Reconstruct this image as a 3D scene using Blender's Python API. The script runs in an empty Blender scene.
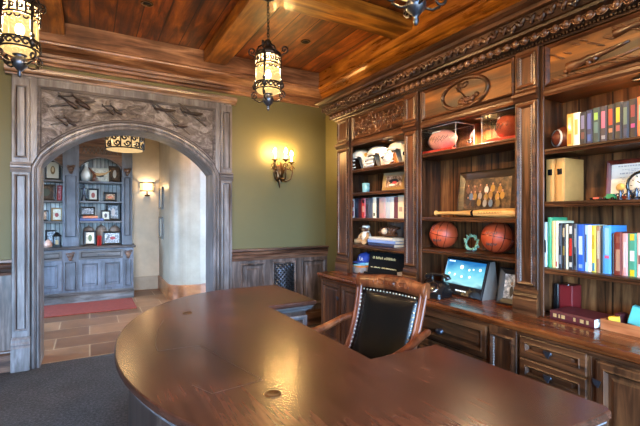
import bpy, bmesh, math, random
from mathutils import Vector, Matrix
random.seed(7)
S = bpy.context.scene
COL = S.collection
PI = math.pi
R = math.radians

# ------------------------------------------------------------------ materials
def lin(c):
    return c / 12.92 if c <= 0.04045 else ((c + 0.055) / 1.055) ** 2.4
def rgb(r, g, b):
    return (lin(r / 255), lin(g / 255), lin(b / 255), 1)
def new_mat(name):
    m = bpy.data.materials.new(name)
    m.use_nodes = True
    nt = m.node_tree
    return m, nt, nt.nodes['Principled BSDF']
def N(nt, t, **kw):
    n = nt.nodes.new(t)
    for k, v in kw.items():
        if k in n.inputs.keys():
            n.inputs[k].default_value = v
        else:
            setattr(n, k, v)
    return n
def ramp(nt, stops):
    n = nt.nodes.new('ShaderNodeValToRGB')
    els = n.color_ramp.elements
    while len(els) < len(stops):
        els.new(0.5)
    for e, (p, c) in zip(els, stops):
        e.position = p
        e.color = c
    return n
def coords(nt, scale=(1, 1, 1), rot=(0, 0, 0)):
    tc = nt.nodes.new('ShaderNodeTexCoord')
    mp = nt.nodes.new('ShaderNodeMapping')
    mp.inputs['Scale'].default_value = scale
    mp.inputs['Rotation'].default_value = rot
    nt.links.new(tc.outputs['Object'], mp.inputs['Vector'])
    return mp.outputs['Vector']
def bump(nt, b, height, strength=0.2, dist=0.01):
    n = nt.nodes.new('ShaderNodeBump')
    n.inputs['Strength'].default_value = strength
    n.inputs['Distance'].default_value = dist
    nt.links.new(height, n.inputs['Height'])
    nt.links.new(n.outputs['Normal'], b.inputs['Normal'])
def mulcol(nt, a, bfac, lo=0.6, hi=1.15):
    mr = N(nt, 'ShaderNodeMapRange')
    mr.inputs['From Min'].default_value = 0.3
    mr.inputs['From Max'].default_value = 0.7
    mr.inputs['To Min'].default_value = lo
    mr.inputs['To Max'].default_value = hi
    nt.links.new(bfac, mr.inputs['Value'])
    mx = nt.nodes.new('ShaderNodeVectorMath')
    mx.operation = 'SCALE'
    nt.links.new(a, mx.inputs[0])
    nt.links.new(mr.outputs['Result'], mx.inputs['Scale'])
    return mx.outputs['Vector']

def wood(name, dark, mid, light, axis='Z', rough=0.35, coat=0.3, grain=22, bmp=0.12, plank=None, stops=(0.34, 0.5, 0.67), rvar=(0.07, 0.13)):
    m, nt, b = new_mat(name)
    L = nt.links
    sc = {'X': (1.6, grain, grain), 'Y': (grain, 1.6, grain), 'Z': (grain, grain, 1.6)}[axis]
    v = coords(nt, sc)
    n = N(nt, 'ShaderNodeTexNoise', Scale=1.0, Detail=7.0, Roughness=0.62, Distortion=0.7)
    L.new(v, n.inputs['Vector'])
    r = ramp(nt, [(stops[0], dark), (stops[1], mid), (stops[2], light)])
    L.new(n.outputs['Fac'], r.inputs['Fac'])
    v2 = coords(nt, (2.2, 2.2, 2.2))
    n2 = N(nt, 'ShaderNodeTexNoise', Scale=1.3, Detail=3.0, Roughness=0.6)
    L.new(v2, n2.inputs['Vector'])
    col = mulcol(nt, r.outputs['Color'], n2.outputs['Fac'], 0.62, 1.3)
    if plank:
        w, length, pa = plank          # plank width, length, direction of width
        tc = nt.nodes.new('ShaderNodeTexCoord')
        sx = nt.nodes.new('ShaderNodeSeparateXYZ')
        cx = nt.nodes.new('ShaderNodeCombineXYZ')
        L.new(tc.outputs['Object'], sx.inputs[0])
        L.new(sx.outputs[axis], cx.inputs['X'])
        L.new(sx.outputs[pa], cx.inputs['Y'])
        bt = N(nt, 'ShaderNodeTexBrick', Scale=1.0)
        bt.inputs['Color1'].default_value = (0.55, 0.55, 0.55, 1)
        bt.inputs['Color2'].default_value = (1.25, 1.15, 1.05, 1)
        bt.inputs['Mortar'].default_value = (0.12, 0.1, 0.1, 1)
        bt.inputs['Mortar Size'].default_value = 0.005
        bt.inputs['Brick Width'].default_value = length
        bt.inputs['Row Height'].default_value = w
        bt.offset = 0.37
        L.new(cx.outputs[0], bt.inputs['Vector'])
        mm = nt.nodes.new('ShaderNodeVectorMath')
        mm.operation = 'MULTIPLY'
        L.new(col, mm.inputs[0])
        L.new(bt.outputs['Color'], mm.inputs[1])
        col = mm.outputs['Vector']
    L.new(col, b.inputs['Base Color'])
    mr = N(nt, 'ShaderNodeMapRange')
    mr.inputs['To Min'].default_value = rough - rvar[0]
    mr.inputs['To Max'].default_value = rough + rvar[1]
    L.new(n.outputs['Fac'], mr.inputs['Value'])
    L.new(mr.outputs['Result'], b.inputs['Roughness'])
    b.inputs['Coat Weight'].default_value = coat
    b.inputs['Coat Roughness'].default_value = 0.12
    if bmp > 0:
        bump(nt, b, n.outputs['Fac'], bmp, 0.004)
    return m

def plain(name, c, rough=0.5, metal=0.0, coat=0.0, emis=None, es=0.0, mottle=0.0, mscale=8.0):
    m, nt, b = new_mat(name)
    b.inputs['Base Color'].default_value = c
    b.inputs['Roughness'].default_value = rough
    b.inputs['Metallic'].default_value = metal
    b.inputs['Coat Weight'].default_value = coat
    if emis:
        b.inputs['Emission Color'].default_value = emis
        b.inputs['Emission Strength'].default_value = es
    if mottle:
        v = coords(nt)
        n = N(nt, 'ShaderNodeTexNoise', Scale=mscale, Detail=5.0, Roughness=0.65)
        nt.links.new(v, n.inputs['Vector'])
        rr = ramp(nt, [(0.25, tuple(x * (1 - mottle) for x in c[:3]) + (1,)), (0.75, tuple(min(1, x * (1 + mottle)) for x in c[:3]) + (1,))])
        nt.links.new(n.outputs['Fac'], rr.inputs['Fac'])
        nt.links.new(rr.outputs['Color'], b.inputs['Base Color'])
        bump(nt, b, n.outputs['Fac'], 0.15, 0.004)
    return m

def photo(name, stops, scale=14):
    m, nt, b = new_mat(name)
    v = coords(nt)
    n = N(nt, 'ShaderNodeTexNoise', Scale=scale, Detail=3.0, Roughness=0.7)
    nt.links.new(v, n.inputs['Vector'])
    k = len(stops)
    r = ramp(nt, [(0.32 + 0.36 * i / max(1, k - 1), c) for i, c in enumerate(stops)])
    nt.links.new(n.outputs['Fac'], r.inputs['Fac'])
    nt.links.new(r.outputs['Color'], b.inputs['Base Color'])
    b.inputs['Roughness'].default_value = 0.35
    return m

M = {}
bk = (rgb(32, 18, 10), rgb(72, 42, 24), rgb(108, 67, 39))
M['book_z'] = wood('walnut_vertical', *bk, axis='Z', rough=0.31, coat=0.0)
M['book_y'] = wood('walnut_lengthwise', *bk, axis='Y', rough=0.3, coat=0.0)
M['book_x'] = wood('walnut_crosswise', *bk, axis='X', rough=0.36, coat=0.35)
M['book_back'] = wood('walnut_back_boards', rgb(58, 32, 16), rgb(122, 76, 43), rgb(164, 112, 68), axis='Z', rough=0.4, coat=0.0, plank=(0.19, 5.0, 'Y'))
M['carved'] = wood('walnut_carving', rgb(26, 14, 8), rgb(62, 34, 18), rgb(104, 64, 38), axis='Y', rough=0.3, coat=0.0)
M['frieze_amber'] = wood('amber_frieze_panel', rgb(44, 22, 7), rgb(94, 53, 17), rgb(138, 84, 32), axis='Y', rough=0.4, coat=0.0, grain=11, bmp=1.0)
M['desk'] = wood('desk_walnut', rgb(50, 27, 19), rgb(74, 42, 30), rgb(92, 55, 40), axis='Y', rough=0.25, coat=0.0, grain=34, bmp=0.0, stops=(0.25, 0.5, 0.78), rvar=(0.003, 0.006))
M['desk_dark'] = wood('desk_dark_edge', rgb(38, 26, 22), rgb(68, 48, 40), rgb(98, 76, 66), axis='Z', rough=0.35, coat=0.35)
M['carved_dark'] = wood('dark_cornice_walnut', rgb(20, 11, 7), rgb(50, 29, 17), rgb(88, 56, 35), axis='Y', rough=0.28, coat=0.0)
M['egg'] = wood('cornice_egg_walnut', rgb(40, 24, 16), rgb(80, 52, 36), rgb(120, 86, 64), axis='Y', rough=0.2, coat=0.0)
for k_ in ('book_z', 'book_y', 'book_back', 'carved', 'frieze_amber'):
    M[k_].node_tree.nodes['Principled BSDF'].inputs['Specular IOR Level'].default_value = 0.34
M['desk'].node_tree.nodes['Principled BSDF'].inputs['Specular IOR Level'].default_value = 0.36
M['daylit_grey'] = wood('daylit_distressed_grey', rgb(104, 98, 100), rgb(156, 152, 157), rgb(196, 194, 200), axis='Z', rough=0.34, coat=0.0, grain=14, stops=(0.25, 0.5, 0.78))  # distressed grey paled: daylight on the desk ends is put into the colour
M['cap_lamplit'] = wood('lamplit_cap_oak', rgb(58, 42, 33), rgb(112, 86, 71), rgb(156, 128, 111), axis='X', rough=0.3, coat=0.0, grain=14)  # surround oak turned brown to carry warm lamp light in its colour
M['counter'] = wood('counter_cherry', rgb(62, 26, 10), rgb(112, 54, 22), rgb(146, 80, 36), axis='Y', rough=0.24, coat=0.5, grain=18, bmp=0.04)
M['ceil'] = wood('ceiling_planks', rgb(54, 23, 7), rgb(118, 60, 19), rgb(170, 98, 36), axis='Y', rough=0.42, coat=0.1, grain=14, plank=(0.2, 3.1, 'X'))
M['beam_y'] = wood('beam_lengthwise', rgb(74, 38, 11), rgb(134, 80, 25), rgb(176, 116, 44), axis='Y', rough=0.42, coat=0.1, grain=14)
M['beam_x'] = wood('beam_crosswise_lamplit', rgb(84, 45, 12), rgb(150, 94, 28), rgb(192, 132, 50), axis='X', rough=0.42, coat=0.1, grain=14)  # yellower than the lengthwise beams: lantern glow painted into the wood
M['crown_x'] = wood('crown_crosswise_daylit', rgb(74, 46, 32), rgb(118, 82, 60), rgb(160, 122, 98), axis='X', rough=0.28, coat=0.0, grain=14)  # greyed copy of the crown wood, silvery daylight put into the colour
M['crown_y'] = wood('crown_lengthwise_lamplit', rgb(80, 40, 12), rgb(142, 84, 25), rgb(184, 120, 46), axis='Y', rough=0.26, coat=0.0, grain=14)  # golden copy of the crown wood, lantern light put into the colour
pt = (rgb(50, 42, 40), rgb(102, 97, 98), rgb(152, 150, 155))
M['portal'] = wood('distressed_grey_oak', *pt, axis='Z', rough=0.34, coat=0.0, grain=14, stops=(0.25, 0.5, 0.78))
M['portal_x'] = wood('distressed_grey_oak_crosswise', *pt, axis='X', rough=0.34, coat=0.0, grain=14, stops=(0.25, 0.5, 0.78))
M['edgeglint'] = wood('grey_glint_edge_wood', rgb(60, 48, 42), rgb(112, 98, 92), rgb(150, 138, 132), axis='Z', rough=0.34, coat=0.2, grain=12)  # bead strips greyed: silvery window glints painted as wood colour
M['glaze'] = plain('dark_glaze_line', rgb(46, 36, 33), 0.5)
M['wains'] = wood('wainscot_oak', rgb(42, 32, 28), rgb(86, 72, 66), rgb(130, 114, 108), axis='Z', rough=0.36, coat=0.25, grain=14)
M['wains_x'] = wood('wainscot_rail_oak', rgb(42, 26, 18), rgb(84, 56, 42), rgb(122, 90, 70), axis='X', rough=0.34, coat=0.3, grain=14)
M['hallcab'] = wood('blue_grey_paint', rgb(54, 54, 58), rgb(88, 92, 102), rgb(116, 121, 134), axis='Z', rough=0.45, coat=0.0, grain=10, stops=(0.2, 0.5, 0.8))
M['hallcab_x'] = wood('blue_grey_paint_crosswise', rgb(46, 40, 37), rgb(82, 76, 74), rgb(112, 109, 110), axis='X', rough=0.45, coat=0.1, grain=10)
M['hallbead'] = wood('pale_blue_beadboard', rgb(150, 156, 158), rgb(196, 202, 204), rgb(212, 218, 220), axis='Z', rough=0.5, coat=0.0, grain=10, plank=(0.062, 9.0, 'X'))
M['hallbrown'] = wood('hall_brown_carving', rgb(50, 30, 20), rgb(90, 58, 40), rgb(124, 88, 64), axis='X', rough=0.45, coat=0.1)
M['green'] = plain('olive_green_wall_paint', rgb(90, 85, 51), 0.62, mottle=0.05, mscale=5)
M['plaster'] = plain('cream_plaster', rgb(200, 186, 164), 0.7, mottle=0.14, mscale=3.5)
M['venetian'] = plain('polished_plaster', rgb(152, 140, 124), 0.4, mottle=0.25, mscale=2.6)
M['white'] = plain('white_paint', rgb(225, 222, 214), 0.5)
M['leather'] = plain('black_leather', rgb(7, 8, 11), 0.25, coat=0.0, mottle=0.1, mscale=60)
M['iron'] = plain('wrought_iron', rgb(52, 46, 44), 0.42, 0.8, mottle=0.3, mscale=30)
M['pewter'] = plain('dark_pewter', rgb(92, 96, 108), 0.32, 0.9)
M['bronze'] = plain('aged_bronze', rgb(92, 70, 48), 0.35, 0.9)
M['brass'] = plain('nailhead_brass', rgb(206, 196, 176), 0.3, 0.9)
M['candle'] = plain('ivory_candle', rgb(236, 220, 180), 0.5)
M['flame'] = plain('candle_bulb', rgb(255, 230, 180), 0.4, emis=(1, 0.58, 0.2, 1), es=620)
M['bulb'] = plain('lantern_bulb', rgb(255, 230, 180), 0.4, emis=(1, 0.72, 0.36, 1), es=26)
M['black'] = plain('black_lacquer', rgb(18, 17, 18), 0.25, coat=0.3)
M['blackm'] = plain('black_frame', rgb(22, 20, 20), 0.4)
M['brownframe'] = wood('dark_frame_wood', rgb(28, 18, 11), rgb(52, 35, 21), rgb(82, 58, 34), axis='Y', rough=0.32)
M['goldframe'] = plain('tan_frame', rgb(150, 116, 66), 0.4, mottle=0.15)
M['mat'] = plain('cream_mount', rgb(206, 200, 184), 0.6)
M['redframe'] = wood('mahogany_frame', rgb(70, 22, 14), rgb(108, 38, 26), rgb(132, 54, 36), axis='Z', rough=0.3)
M['paper'] = plain('book_pages', rgb(228, 220, 200), 0.8, mottle=0.06, mscale=90)
M['ink'] = plain('print_ink', rgb(60, 58, 60), 0.7)
M['greyink'] = plain('pale_print_ink', rgb(168, 168, 172), 0.7)
M['travertine'] = plain('travertine_base', rgb(172, 158, 138), 0.5, mottle=0.15, mscale=7)
M['rug'] = plain('red_rug_pile', rgb(124, 50, 38), 0.95, mottle=0.25, mscale=24)
M['screen_bezel'] = plain('glossy_black_bezel', rgb(24, 22, 24), 0.2, coat=0.3)
M['greyplastic'] = plain('grey_plastic', rgb(128, 120, 112), 0.5)
M['silver'] = plain('polished_silver', rgb(190, 190, 192), 0.22, 1.0)
M['helmet'] = plain('white_helmet_shell', rgb(232, 228, 216), 0.16, coat=0.6)
M['dark_pad'] = plain('helmet_padding', rgb(150, 146, 138), 0.8)
M['basket'] = plain('basketball_rubber', rgb(168, 66, 32), 0.5, mottle=0.12, mscale=120)
M['football'] = plain('pink_football_leather', rgb(222, 150, 140), 0.42, mottle=0.12, mscale=60)
M['football2'] = plain('orange_football_leather', rgb(190, 84, 56), 0.42, mottle=0.12, mscale=60)
M['brownball'] = plain('brown_football_leather', rgb(98, 44, 26), 0.42, mottle=0.12, mscale=60)
M['redstand'] = plain('red_felt_stand', rgb(196, 46, 26), 0.6)
M['bat'] = wood('ash_bat', rgb(170, 116, 58), rgb(212, 164, 98), rgb(228, 188, 128), axis='Y', rough=0.3, coat=0.4)
M['patina'] = plain('green_patina', rgb(108, 150, 128), 0.55, mottle=0.3, mscale=40)
M['mug'] = plain('pale_blue_glaze', rgb(122, 176, 186), 0.25, coat=0.4)
M['plush'] = plain('tan_plush', rgb(168, 132, 92), 0.9, mottle=0.2, mscale=60)
M['plushdark'] = plain('brown_plush', rgb(88, 54, 40), 0.9)
M['jersey'] = plain('white_jersey', rgb(222, 220, 210), 0.8)
M['glove'] = plain('brown_glove_leather', rgb(88, 52, 30), 0.5, mottle=0.25, mscale=30)
M['bball'] = plain('old_baseball', rgb(206, 176, 146), 0.6)
M['capblue'] = plain('royal_blue_cloth', rgb(34, 62, 150), 0.8)
M['capaqua'] = plain('pale_aqua_cloth', rgb(150, 206, 222), 0.8)
M['orange'] = plain('orange_cloth', rgb(222, 132, 62), 0.8)
M['greycloth'] = plain('grey_cloth', rgb(150, 140, 134), 0.85)
M['goldink'] = plain('gold_print', rgb(206, 178, 120), 0.4, 0.4)
M['whitegloss'] = plain('white_gloss', rgb(228, 228, 222), 0.3)
M['teal'] = plain('teal_card', rgb(92, 186, 184), 0.5)
M['yellow'] = plain('yellow_card', rgb(226, 184, 52), 0.5)
M['maroon'] = plain('maroon_cloth', rgb(78, 26, 32), 0.5, mottle=0.2, mscale=30)
M['darkred'] = plain('dark_red_leather', rgb(122, 28, 30), 0.45)
M['tan'] = plain('tan_vellum', rgb(198, 142, 78), 0.5, mottle=0.12, mscale=14)
M['urn'] = plain('taupe_ceramic', rgb(126, 108, 96), 0.45, mottle=0.2, mscale=30)
M['redwax'] = plain('red_wax', rgb(150, 34, 32), 0.4)
M['horn'] = plain('dark_horn', rgb(104, 60, 38), 0.3, mottle=0.3, mscale=14)
M['hornpale'] = plain('pale_horn', rgb(196, 150, 96), 0.35, mottle=0.2, mscale=14)
M['stripe'] = plain('helmet_decal', rgb(60, 66, 96), 0.3)
M['decal_gold'] = plain('helmet_gold_decal', rgb(196, 158, 70), 0.3)
M['vent'] = plain('dark_cavity', rgb(14, 10, 8), 0.7)
M['traywood'] = wood('tray_pine', rgb(140, 76, 40), rgb(180, 106, 62), rgb(200, 130, 84), axis='Y', rough=0.35, coat=0.2)
M['chairwood'] = wood('chair_mahogany', rgb(52, 22, 11), rgb(108, 54, 28), rgb(150, 86, 48), axis='Z', rough=0.3, coat=0.1, grain=16)

# carpet
m, nt, b = new_mat('charcoal_carpet')
v = coords(nt)
n1 = N(nt, 'ShaderNodeTexNoise', Scale=55.0, Detail=6.0, Roughness=0.8)
n2 = N(nt, 'ShaderNodeTexNoise', Scale=5.0, Detail=4.0, Roughness=0.6)
nt.links.new(v, n1.inputs['Vector']); nt.links.new(v, n2.inputs['Vector'])
rr = ramp(nt, [(0.3, rgb(32, 31, 33)), (0.5, rgb(60, 58, 60)), (0.7, rgb(100, 97, 99))])
nt.links.new(n1.outputs['Fac'], rr.inputs['Fac'])
nt.links.new(mulcol(nt, rr.outputs['Color'], n2.outputs['Fac'], 0.8, 1.15), b.inputs['Base Color'])
b.inputs['Roughness'].default_value = 0.95
bump(nt, b, n1.outputs['Fac'], 0.8, 0.01)
M['carpet'] = m
# hall tile
m, nt, b = new_mat('travertine_tiles')
v = coords(nt)
bt = N(nt, 'ShaderNodeTexBrick', Scale=1.0)
bt.inputs['Color1'].default_value = rgb(104, 70, 45)
bt.inputs['Color2'].default_value = rgb(146, 106, 74)
bt.inputs['Mortar'].default_value = rgb(168, 140, 110)
bt.inputs['Mortar Size'].default_value = 0.007
bt.inputs['Brick Width'].default_value = 0.66
bt.inputs['Row Height'].default_value = 0.42
nt.links.new(v, bt.inputs['Vector'])
n2 = N(nt, 'ShaderNodeTexNoise', Scale=4.0, Detail=6.0, Roughness=0.7)
nt.links.new(v, n2.inputs['Vector'])
nt.links.new(mulcol(nt, bt.outputs['Color'], n2.outputs['Fac'], 0.72, 1.18), b.inputs['Base Color'])
b.inputs['Roughness'].default_value = 0.38
M['tile'] = m
# carved clouds behind the aeroplanes
m, nt, b = new_mat('carved_cloud_panel')
v = coords(nt, (1, 1, 1.5))
n1 = N(nt, 'ShaderNodeTexNoise', Scale=9.0, Detail=7.0, Roughness=0.7, Distortion=1.2)
nt.links.new(v, n1.inputs['Vector'])
rr = ramp(nt, [(0.32, rgb(58, 50, 47)), (0.5, rgb(116, 108, 106)), (0.68, rgb(172, 166, 166))])
nt.links.new(n1.outputs['Fac'], rr.inputs['Fac'])
nt.links.new(rr.outputs['Color'], b.inputs['Base Color'])
b.inputs['Roughness'].default_value = 0.4
bump(nt, b, n1.outputs['Fac'], 1.0, 0.05)
M['clouds'] = m
# amber glass
def glow_glass(name, col, e, transp=0.62):
    m, nt, b = new_mat(name)
    out = nt.nodes['Material Output']
    t = N(nt, 'ShaderNodeBsdfTransparent'); t.inputs['Color'].default_value = (1, 0.9, 0.72, 1)
    em = N(nt, 'ShaderNodeEmission'); em.inputs['Color'].default_value = col; em.inputs['Strength'].default_value = e
    mx = nt.nodes.new('ShaderNodeMixShader'); mx.inputs[0].default_value = 1 - transp
    nt.links.new(t.outputs[0], mx.inputs[1]); nt.links.new(em.outputs[0], mx.inputs[2])
    nt.links.new(mx.outputs[0], out.inputs['Surface'])
    return m
M['amber'] = glow_glass('lit_seeded_amber_glass', (1, 0.66, 0.26, 1), 1.25, 0.5)
M['amber_drum'] = glow_glass('lit_drum_diffuser', (1, 0.70, 0.34, 1), 1.0, 0.5)
M['amber_shade'] = glow_glass('lit_sconce_shade', (1, 0.70, 0.36, 1), 1.3, 0.5)
def clear(name, w=0.09):
    m, nt, b = new_mat(name)
    out = nt.nodes['Material Output']
    t = N(nt, 'ShaderNodeBsdfTransparent'); t.inputs['Color'].default_value = (0.95, 0.97, 0.97, 1)
    g = N(nt, 'ShaderNodeBsdfGlossy'); g.inputs['Roughness'].default_value = 0.03
    mx = nt.nodes.new('ShaderNodeMixShader'); mx.inputs[0].default_value = w
    nt.links.new(t.outputs[0], mx.inputs[1]); nt.links.new(g.outputs[0], mx.inputs[2])
    nt.links.new(mx.outputs[0], out.inputs['Surface'])
    return m
M['relief'] = wood('walnut_relief', rgb(52, 30, 18), rgb(88, 52, 30), rgb(120, 76, 44), axis='Y', rough=0.32, coat=0.35)
M['matte'] = plain('matte_black_board', rgb(14, 13, 13), 0.75)
M['matte'].node_tree.nodes['Principled BSDF'].inputs['Specular IOR Level'].default_value = 0.15
M['clear'] = clear('clear_acrylic')
M['edge'] = plain('acrylic_edge', rgb(210, 204, 190), 0.2)
# lit screen
m, nt, b = new_mat('lit_screen')
out = nt.nodes['Material Output']
tc = nt.nodes.new('ShaderNodeTexCoord')
sx = nt.nodes.new('ShaderNodeSeparateXYZ')
nt.links.new(tc.outputs['Generated'], sx.inputs[0])
n1 = N(nt, 'ShaderNodeTexNoise', Scale=2.6, Detail=2.0)
nt.links.new(tc.outputs['Generated'], n1.inputs['Vector'])
ad = N(nt, 'ShaderNodeMath'); ad.operation = 'MULTIPLY_ADD'; ad.inputs[1].default_value = 0.55
nt.links.new(n1.outputs['Fac'], ad.inputs[0]); 
mu = N(nt, 'ShaderNodeMath'); mu.operation = 'MULTIPLY'; mu.inputs[1].default_value = 0.7
nt.links.new(sx.outputs['Z'], mu.inputs[0]); nt.links.new(mu.outputs[0], ad.inputs[2])
rr = ramp(nt, [(0.2, rgb(40, 70, 116)), (0.36, rgb(170, 236, 244)), (0.6, rgb(120, 212, 236)), (0.95, rgb(40, 120, 190))])
nt.links.new(ad.outputs[0], rr.inputs['Fac'])
em = N(nt, 'ShaderNodeEmission', Strength=1.0)
nt.links.new(rr.outputs['Color'], em.inputs['Color']); nt.links.new(em.outputs[0], out.inputs['Surface'])
M['screen'] = m
M['icon'] = plain('lit_icon', rgb(230, 240, 240), 0.5, emis=(0.85, 0.95, 1, 1), es=0.9)
_cm = {}
def cm(r, g, b, rough=0.45):
    k = (r, g, b)
    if k not in _cm:
        _cm[k] = plain('cloth_%02x%02x%02x' % k, rgb(r, g, b), rough, coat=0.1)
    return _cm[k]

# ------------------------------------------------------------------ mesh helpers
def wl(o):
    v = Vector((0, 0, 0))
    while o is not None:
        v += o.location
        o = o.parent
    return v
class MB:
    def __init__(s):
        s.bm = bmesh.new(); s.mi = 0
    def faces(s, vs, fs, smooth=False):
        bv = [s.bm.verts.new(v) for v in vs]
        for f in fs:
            try:
                fc = s.bm.faces.new([bv[i] for i in f])
                fc.material_index = s.mi; fc.smooth = smooth
            except ValueError:
                pass
        return s
    def box(s, x0, x1, y0, y1, z0, z1, bev=0.0, seg=1):
        if x0 > x1: x0, x1 = x1, x0
        if y0 > y1: y0, y1 = y1, y0
        if z0 > z1: z0, z1 = z1, z0
        t = bmesh.new()
        vs = [t.verts.new((x, y, z)) for z in (z0, z1) for y in (y0, y1) for x in (x0, x1)]
        for f in ((0, 2, 3, 1), (4, 5, 7, 6), (0, 1, 5, 4), (2, 6, 7, 3), (0, 4, 6, 2), (1, 3, 7, 5)):
            t.faces.new([vs[i] for i in f])
        if bev > 0:
            bmesh.ops.bevel(t, geom=t.edges[:], offset=bev, segments=seg, profile=0.6, affect='EDGES')
        s.merge(t, seg > 1)
        return s
    def merge(s, t, smooth=False, mat=None):
        idx = {}
        for v in t.verts:
            idx[v] = s.bm.verts.new(mat @ v.co if mat else v.co)
        for f in t.faces:
            try:
                nf = s.bm.faces.new([idx[v] for v in f.verts])
                nf.material_index = s.mi; nf.smooth = smooth or f.smooth
            except ValueError:
                pass
        t.free()
        return s
    def obox(s, c, size, rot, bev=0.0, seg=1):
        """box centred on c, turned by the 3x3 matrix rot"""
        t = MB(); hx, hy, hz = (k / 2 for k in size)
        t.box(-hx, hx, -hy, hy, -hz, hz, bev, seg)
        s.merge(t.bm, seg > 1, Matrix.Translation(c) @ rot.to_4x4())
        return s
    def loops(s, rings, close_ring=True, cap0=False, cap1=False, smooth=False, close=False):
        rs = [[s.bm.verts.new(p) for p in r] for r in rings]
        n = len(rs[0])
        pairs = list(zip(rs, rs[1:])) + ([(rs[-1], rs[0])] if close else [])
        for a, b in pairs:
            for i in range(n if close_ring else n - 1):
                j = (i + 1) % n
                try:
                    f = s.bm.faces.new((a[i], a[j], b[j], b[i]))
                    f.material_index = s.mi; f.smooth = smooth
                except ValueError:
                    pass
        for c, r in ((cap0, rs[0]), (cap1, rs[-1])):
            if c:
                try:
                    f = s.bm.faces.new(r); f.material_index = s.mi
                except ValueError:
                    pass
        return s
    def poly(s, pts, d):
        """flat outline pts (3D) given thickness by the vector d"""
        d = Vector(d)
        return s.loops([[Vector(p) for p in pts], [Vector(p) + d for p in pts]], True, True, True)
    def mold(s, prof, p0, p1, out, caps=True):
        """straight moulding: profile (offset, z) run from p0 to p1 (xy), offset along out"""
        o = Vector((out[0], out[1], 0))
        rings = []
        for p in (p0, p1):
            rings.append([Vector((p[0], p[1], 0)) + o * a + Vector((0, 0, z)) for a, z in prof])
        return s.loops(rings, True, caps, caps)
    def panel(s, o, u, v, n, w, h, steps, fill=True):
        """stepped panel: loops (inset, height) on the plane at o spanned by u, v with normal n"""
        o, u, v, n = Vector(o), Vector(u), Vector(v), Vector(n)
        rings = []
        for i, d in steps:
            rings.append([o + u * a + v * b_ + n * d for a, b_ in ((i, i), (w - i, i), (w - i, h - i), (i, h - i))])
        return s.loops(rings, True, False, fill)
    def lathe(s, prof, c=(0, 0, 0), n=20, axis='Z', smooth=True, a0=0.0, a1=2 * PI):
        c = Vector(c); full = abs(a1 - a0 - 2 * PI) < 1e-6
        k = n if full else n + 1
        rings = []
        for r, z in prof:
            ring = []
            for i in range(k):
                a = a0 + (a1 - a0) * i / n
                p = (r * math.cos(a), r * math.sin(a), z)
                if axis == 'Y': p = (p[0], p[2], p[1])
                if axis == 'X': p = (p[2], p[0], p[1])
                ring.append(c + Vector(p))
            rings.append(ring)
        return s.loops(rings, full, False, False, smooth)
    def cyl(s, c, r, z0, z1, n=16, axis='Z'):
        return s.lathe([(0.0001, z0), (r, z0), (r, z0), (r, z1), (r, z1), (0.0001, z1)], c, n, axis, True)
    def ball(s, c, r, n=14, m=9, rot=None, smooth=True):
        rx, ry, rz = (r, r, r) if not isinstance(r, (tuple, list)) else r
        c = Vector(c); rings = []
        for j in range(m + 1):
            th = PI * j / m
            rr_ = max(math.sin(th), 1e-4)
            ring = []
            for i in range(n):
                a = 2 * PI * i / n
                p = Vector((rx * rr_ * math.cos(a), ry * rr_ * math.sin(a), -rz * math.cos(th)))
                ring.append(c + (rot @ p if rot else p))
            rings.append(ring)
        return s.loops(rings, True, False, False, smooth)
    def tube(s, pts, r, n=7, closed=False, caps=True):
        pts = [Vector(p) for p in pts]
        rs = r if isinstance(r, (list, tuple)) else [r] * len(pts)
        rings = []; up = None
        k = len(pts)
        for i, p in enumerate(pts):
            a = pts[(i - 1) % k] if (closed or i > 0) else p
            b_ = pts[(i + 1) % k] if (closed or i < k - 1) else p
            t = (b_ - a)
            if t.length < 1e-9: t = Vector((0, 0, 1))
            t.normalize()
            if up is None:
                up = Vector((0, 0, 1)) if abs(t.z) < 0.9 else Vector((1, 0, 0))
            x = up - t * up.dot(t)
            if x.length < 1e-6: x = t.orthogonal()
            x.normalize(); up = x
            y = t.cross(x)
            rings.append([p + (x * math.cos(2 * PI * q / n) + y * math.sin(2 * PI * q / n)) * rs[i] for q in range(n)])
        return s.loops(rings, True, caps and not closed, caps and not closed, True, closed)
    def build(s, name, mat, parent=None, loc=None, label=None):
        bmesh.ops.recalc_face_normals(s.bm, faces=s.bm.faces[:])
        me = bpy.data.meshes.new(name)
        o = bpy.data.objects.new(name, me)
        off = wl(parent) if parent is not None else Vector(loc or (0, 0, 0))
        for v in s.bm.verts:
            v.co -= off
        s.bm.to_mesh(me); s.bm.free()
        for k in (mat if isinstance(mat, (list, tuple)) else [mat]):
            me.materials.append(k)
        COL.objects.link(o)
        if parent is not None:
            o.parent = parent
        else:
            o.location = off
        if label: o['label'] = label
        return o
def thing(name, label, cat, loc, group=None):
    o = bpy.data.objects.new(name, None); COL.objects.link(o)
    o.empty_display_size = 0.05
    o.location = loc
    return tag(o, label, cat, group)
def tag(o, label, cat, group=None):
    o['label'] = label; o['category'] = cat
    if group: o['group'] = group
    return o
def struct(o):
    o['kind'] = 'structure'
    return o
def kids(o):
    return [c for c in bpy.data.objects if c.parent == o]
def dup(root, loc, rotz, label, parent=None):
    r = root.copy(); COL.objects.link(r)
    r.parent = parent
    if parent is None:
        r.location = loc; r.rotation_euler = (0, 0, rotz); r['label'] = label
    for ch in kids(root):
        if ch is not r:
            dup(ch, None, 0, None, r)
    return r
X_, Y_, Z_ = Vector((1, 0, 0)), Vector((0, 1, 0)), Vector((0, 0, 1))
RAISED = [(0, 0), (0.0, 0.012), (0.008, 0.018), (0.016, 0.014), (0.03, 0.002), (0.036, -0.004), (0.05, -0.004), (0.075, 0.008)]
FRAME = [(0, 0), (0.0, 0.014), (0.01, 0.02), (0.02, 0.012), (0.028, 0.0), (0.034, -0.006)]

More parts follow.
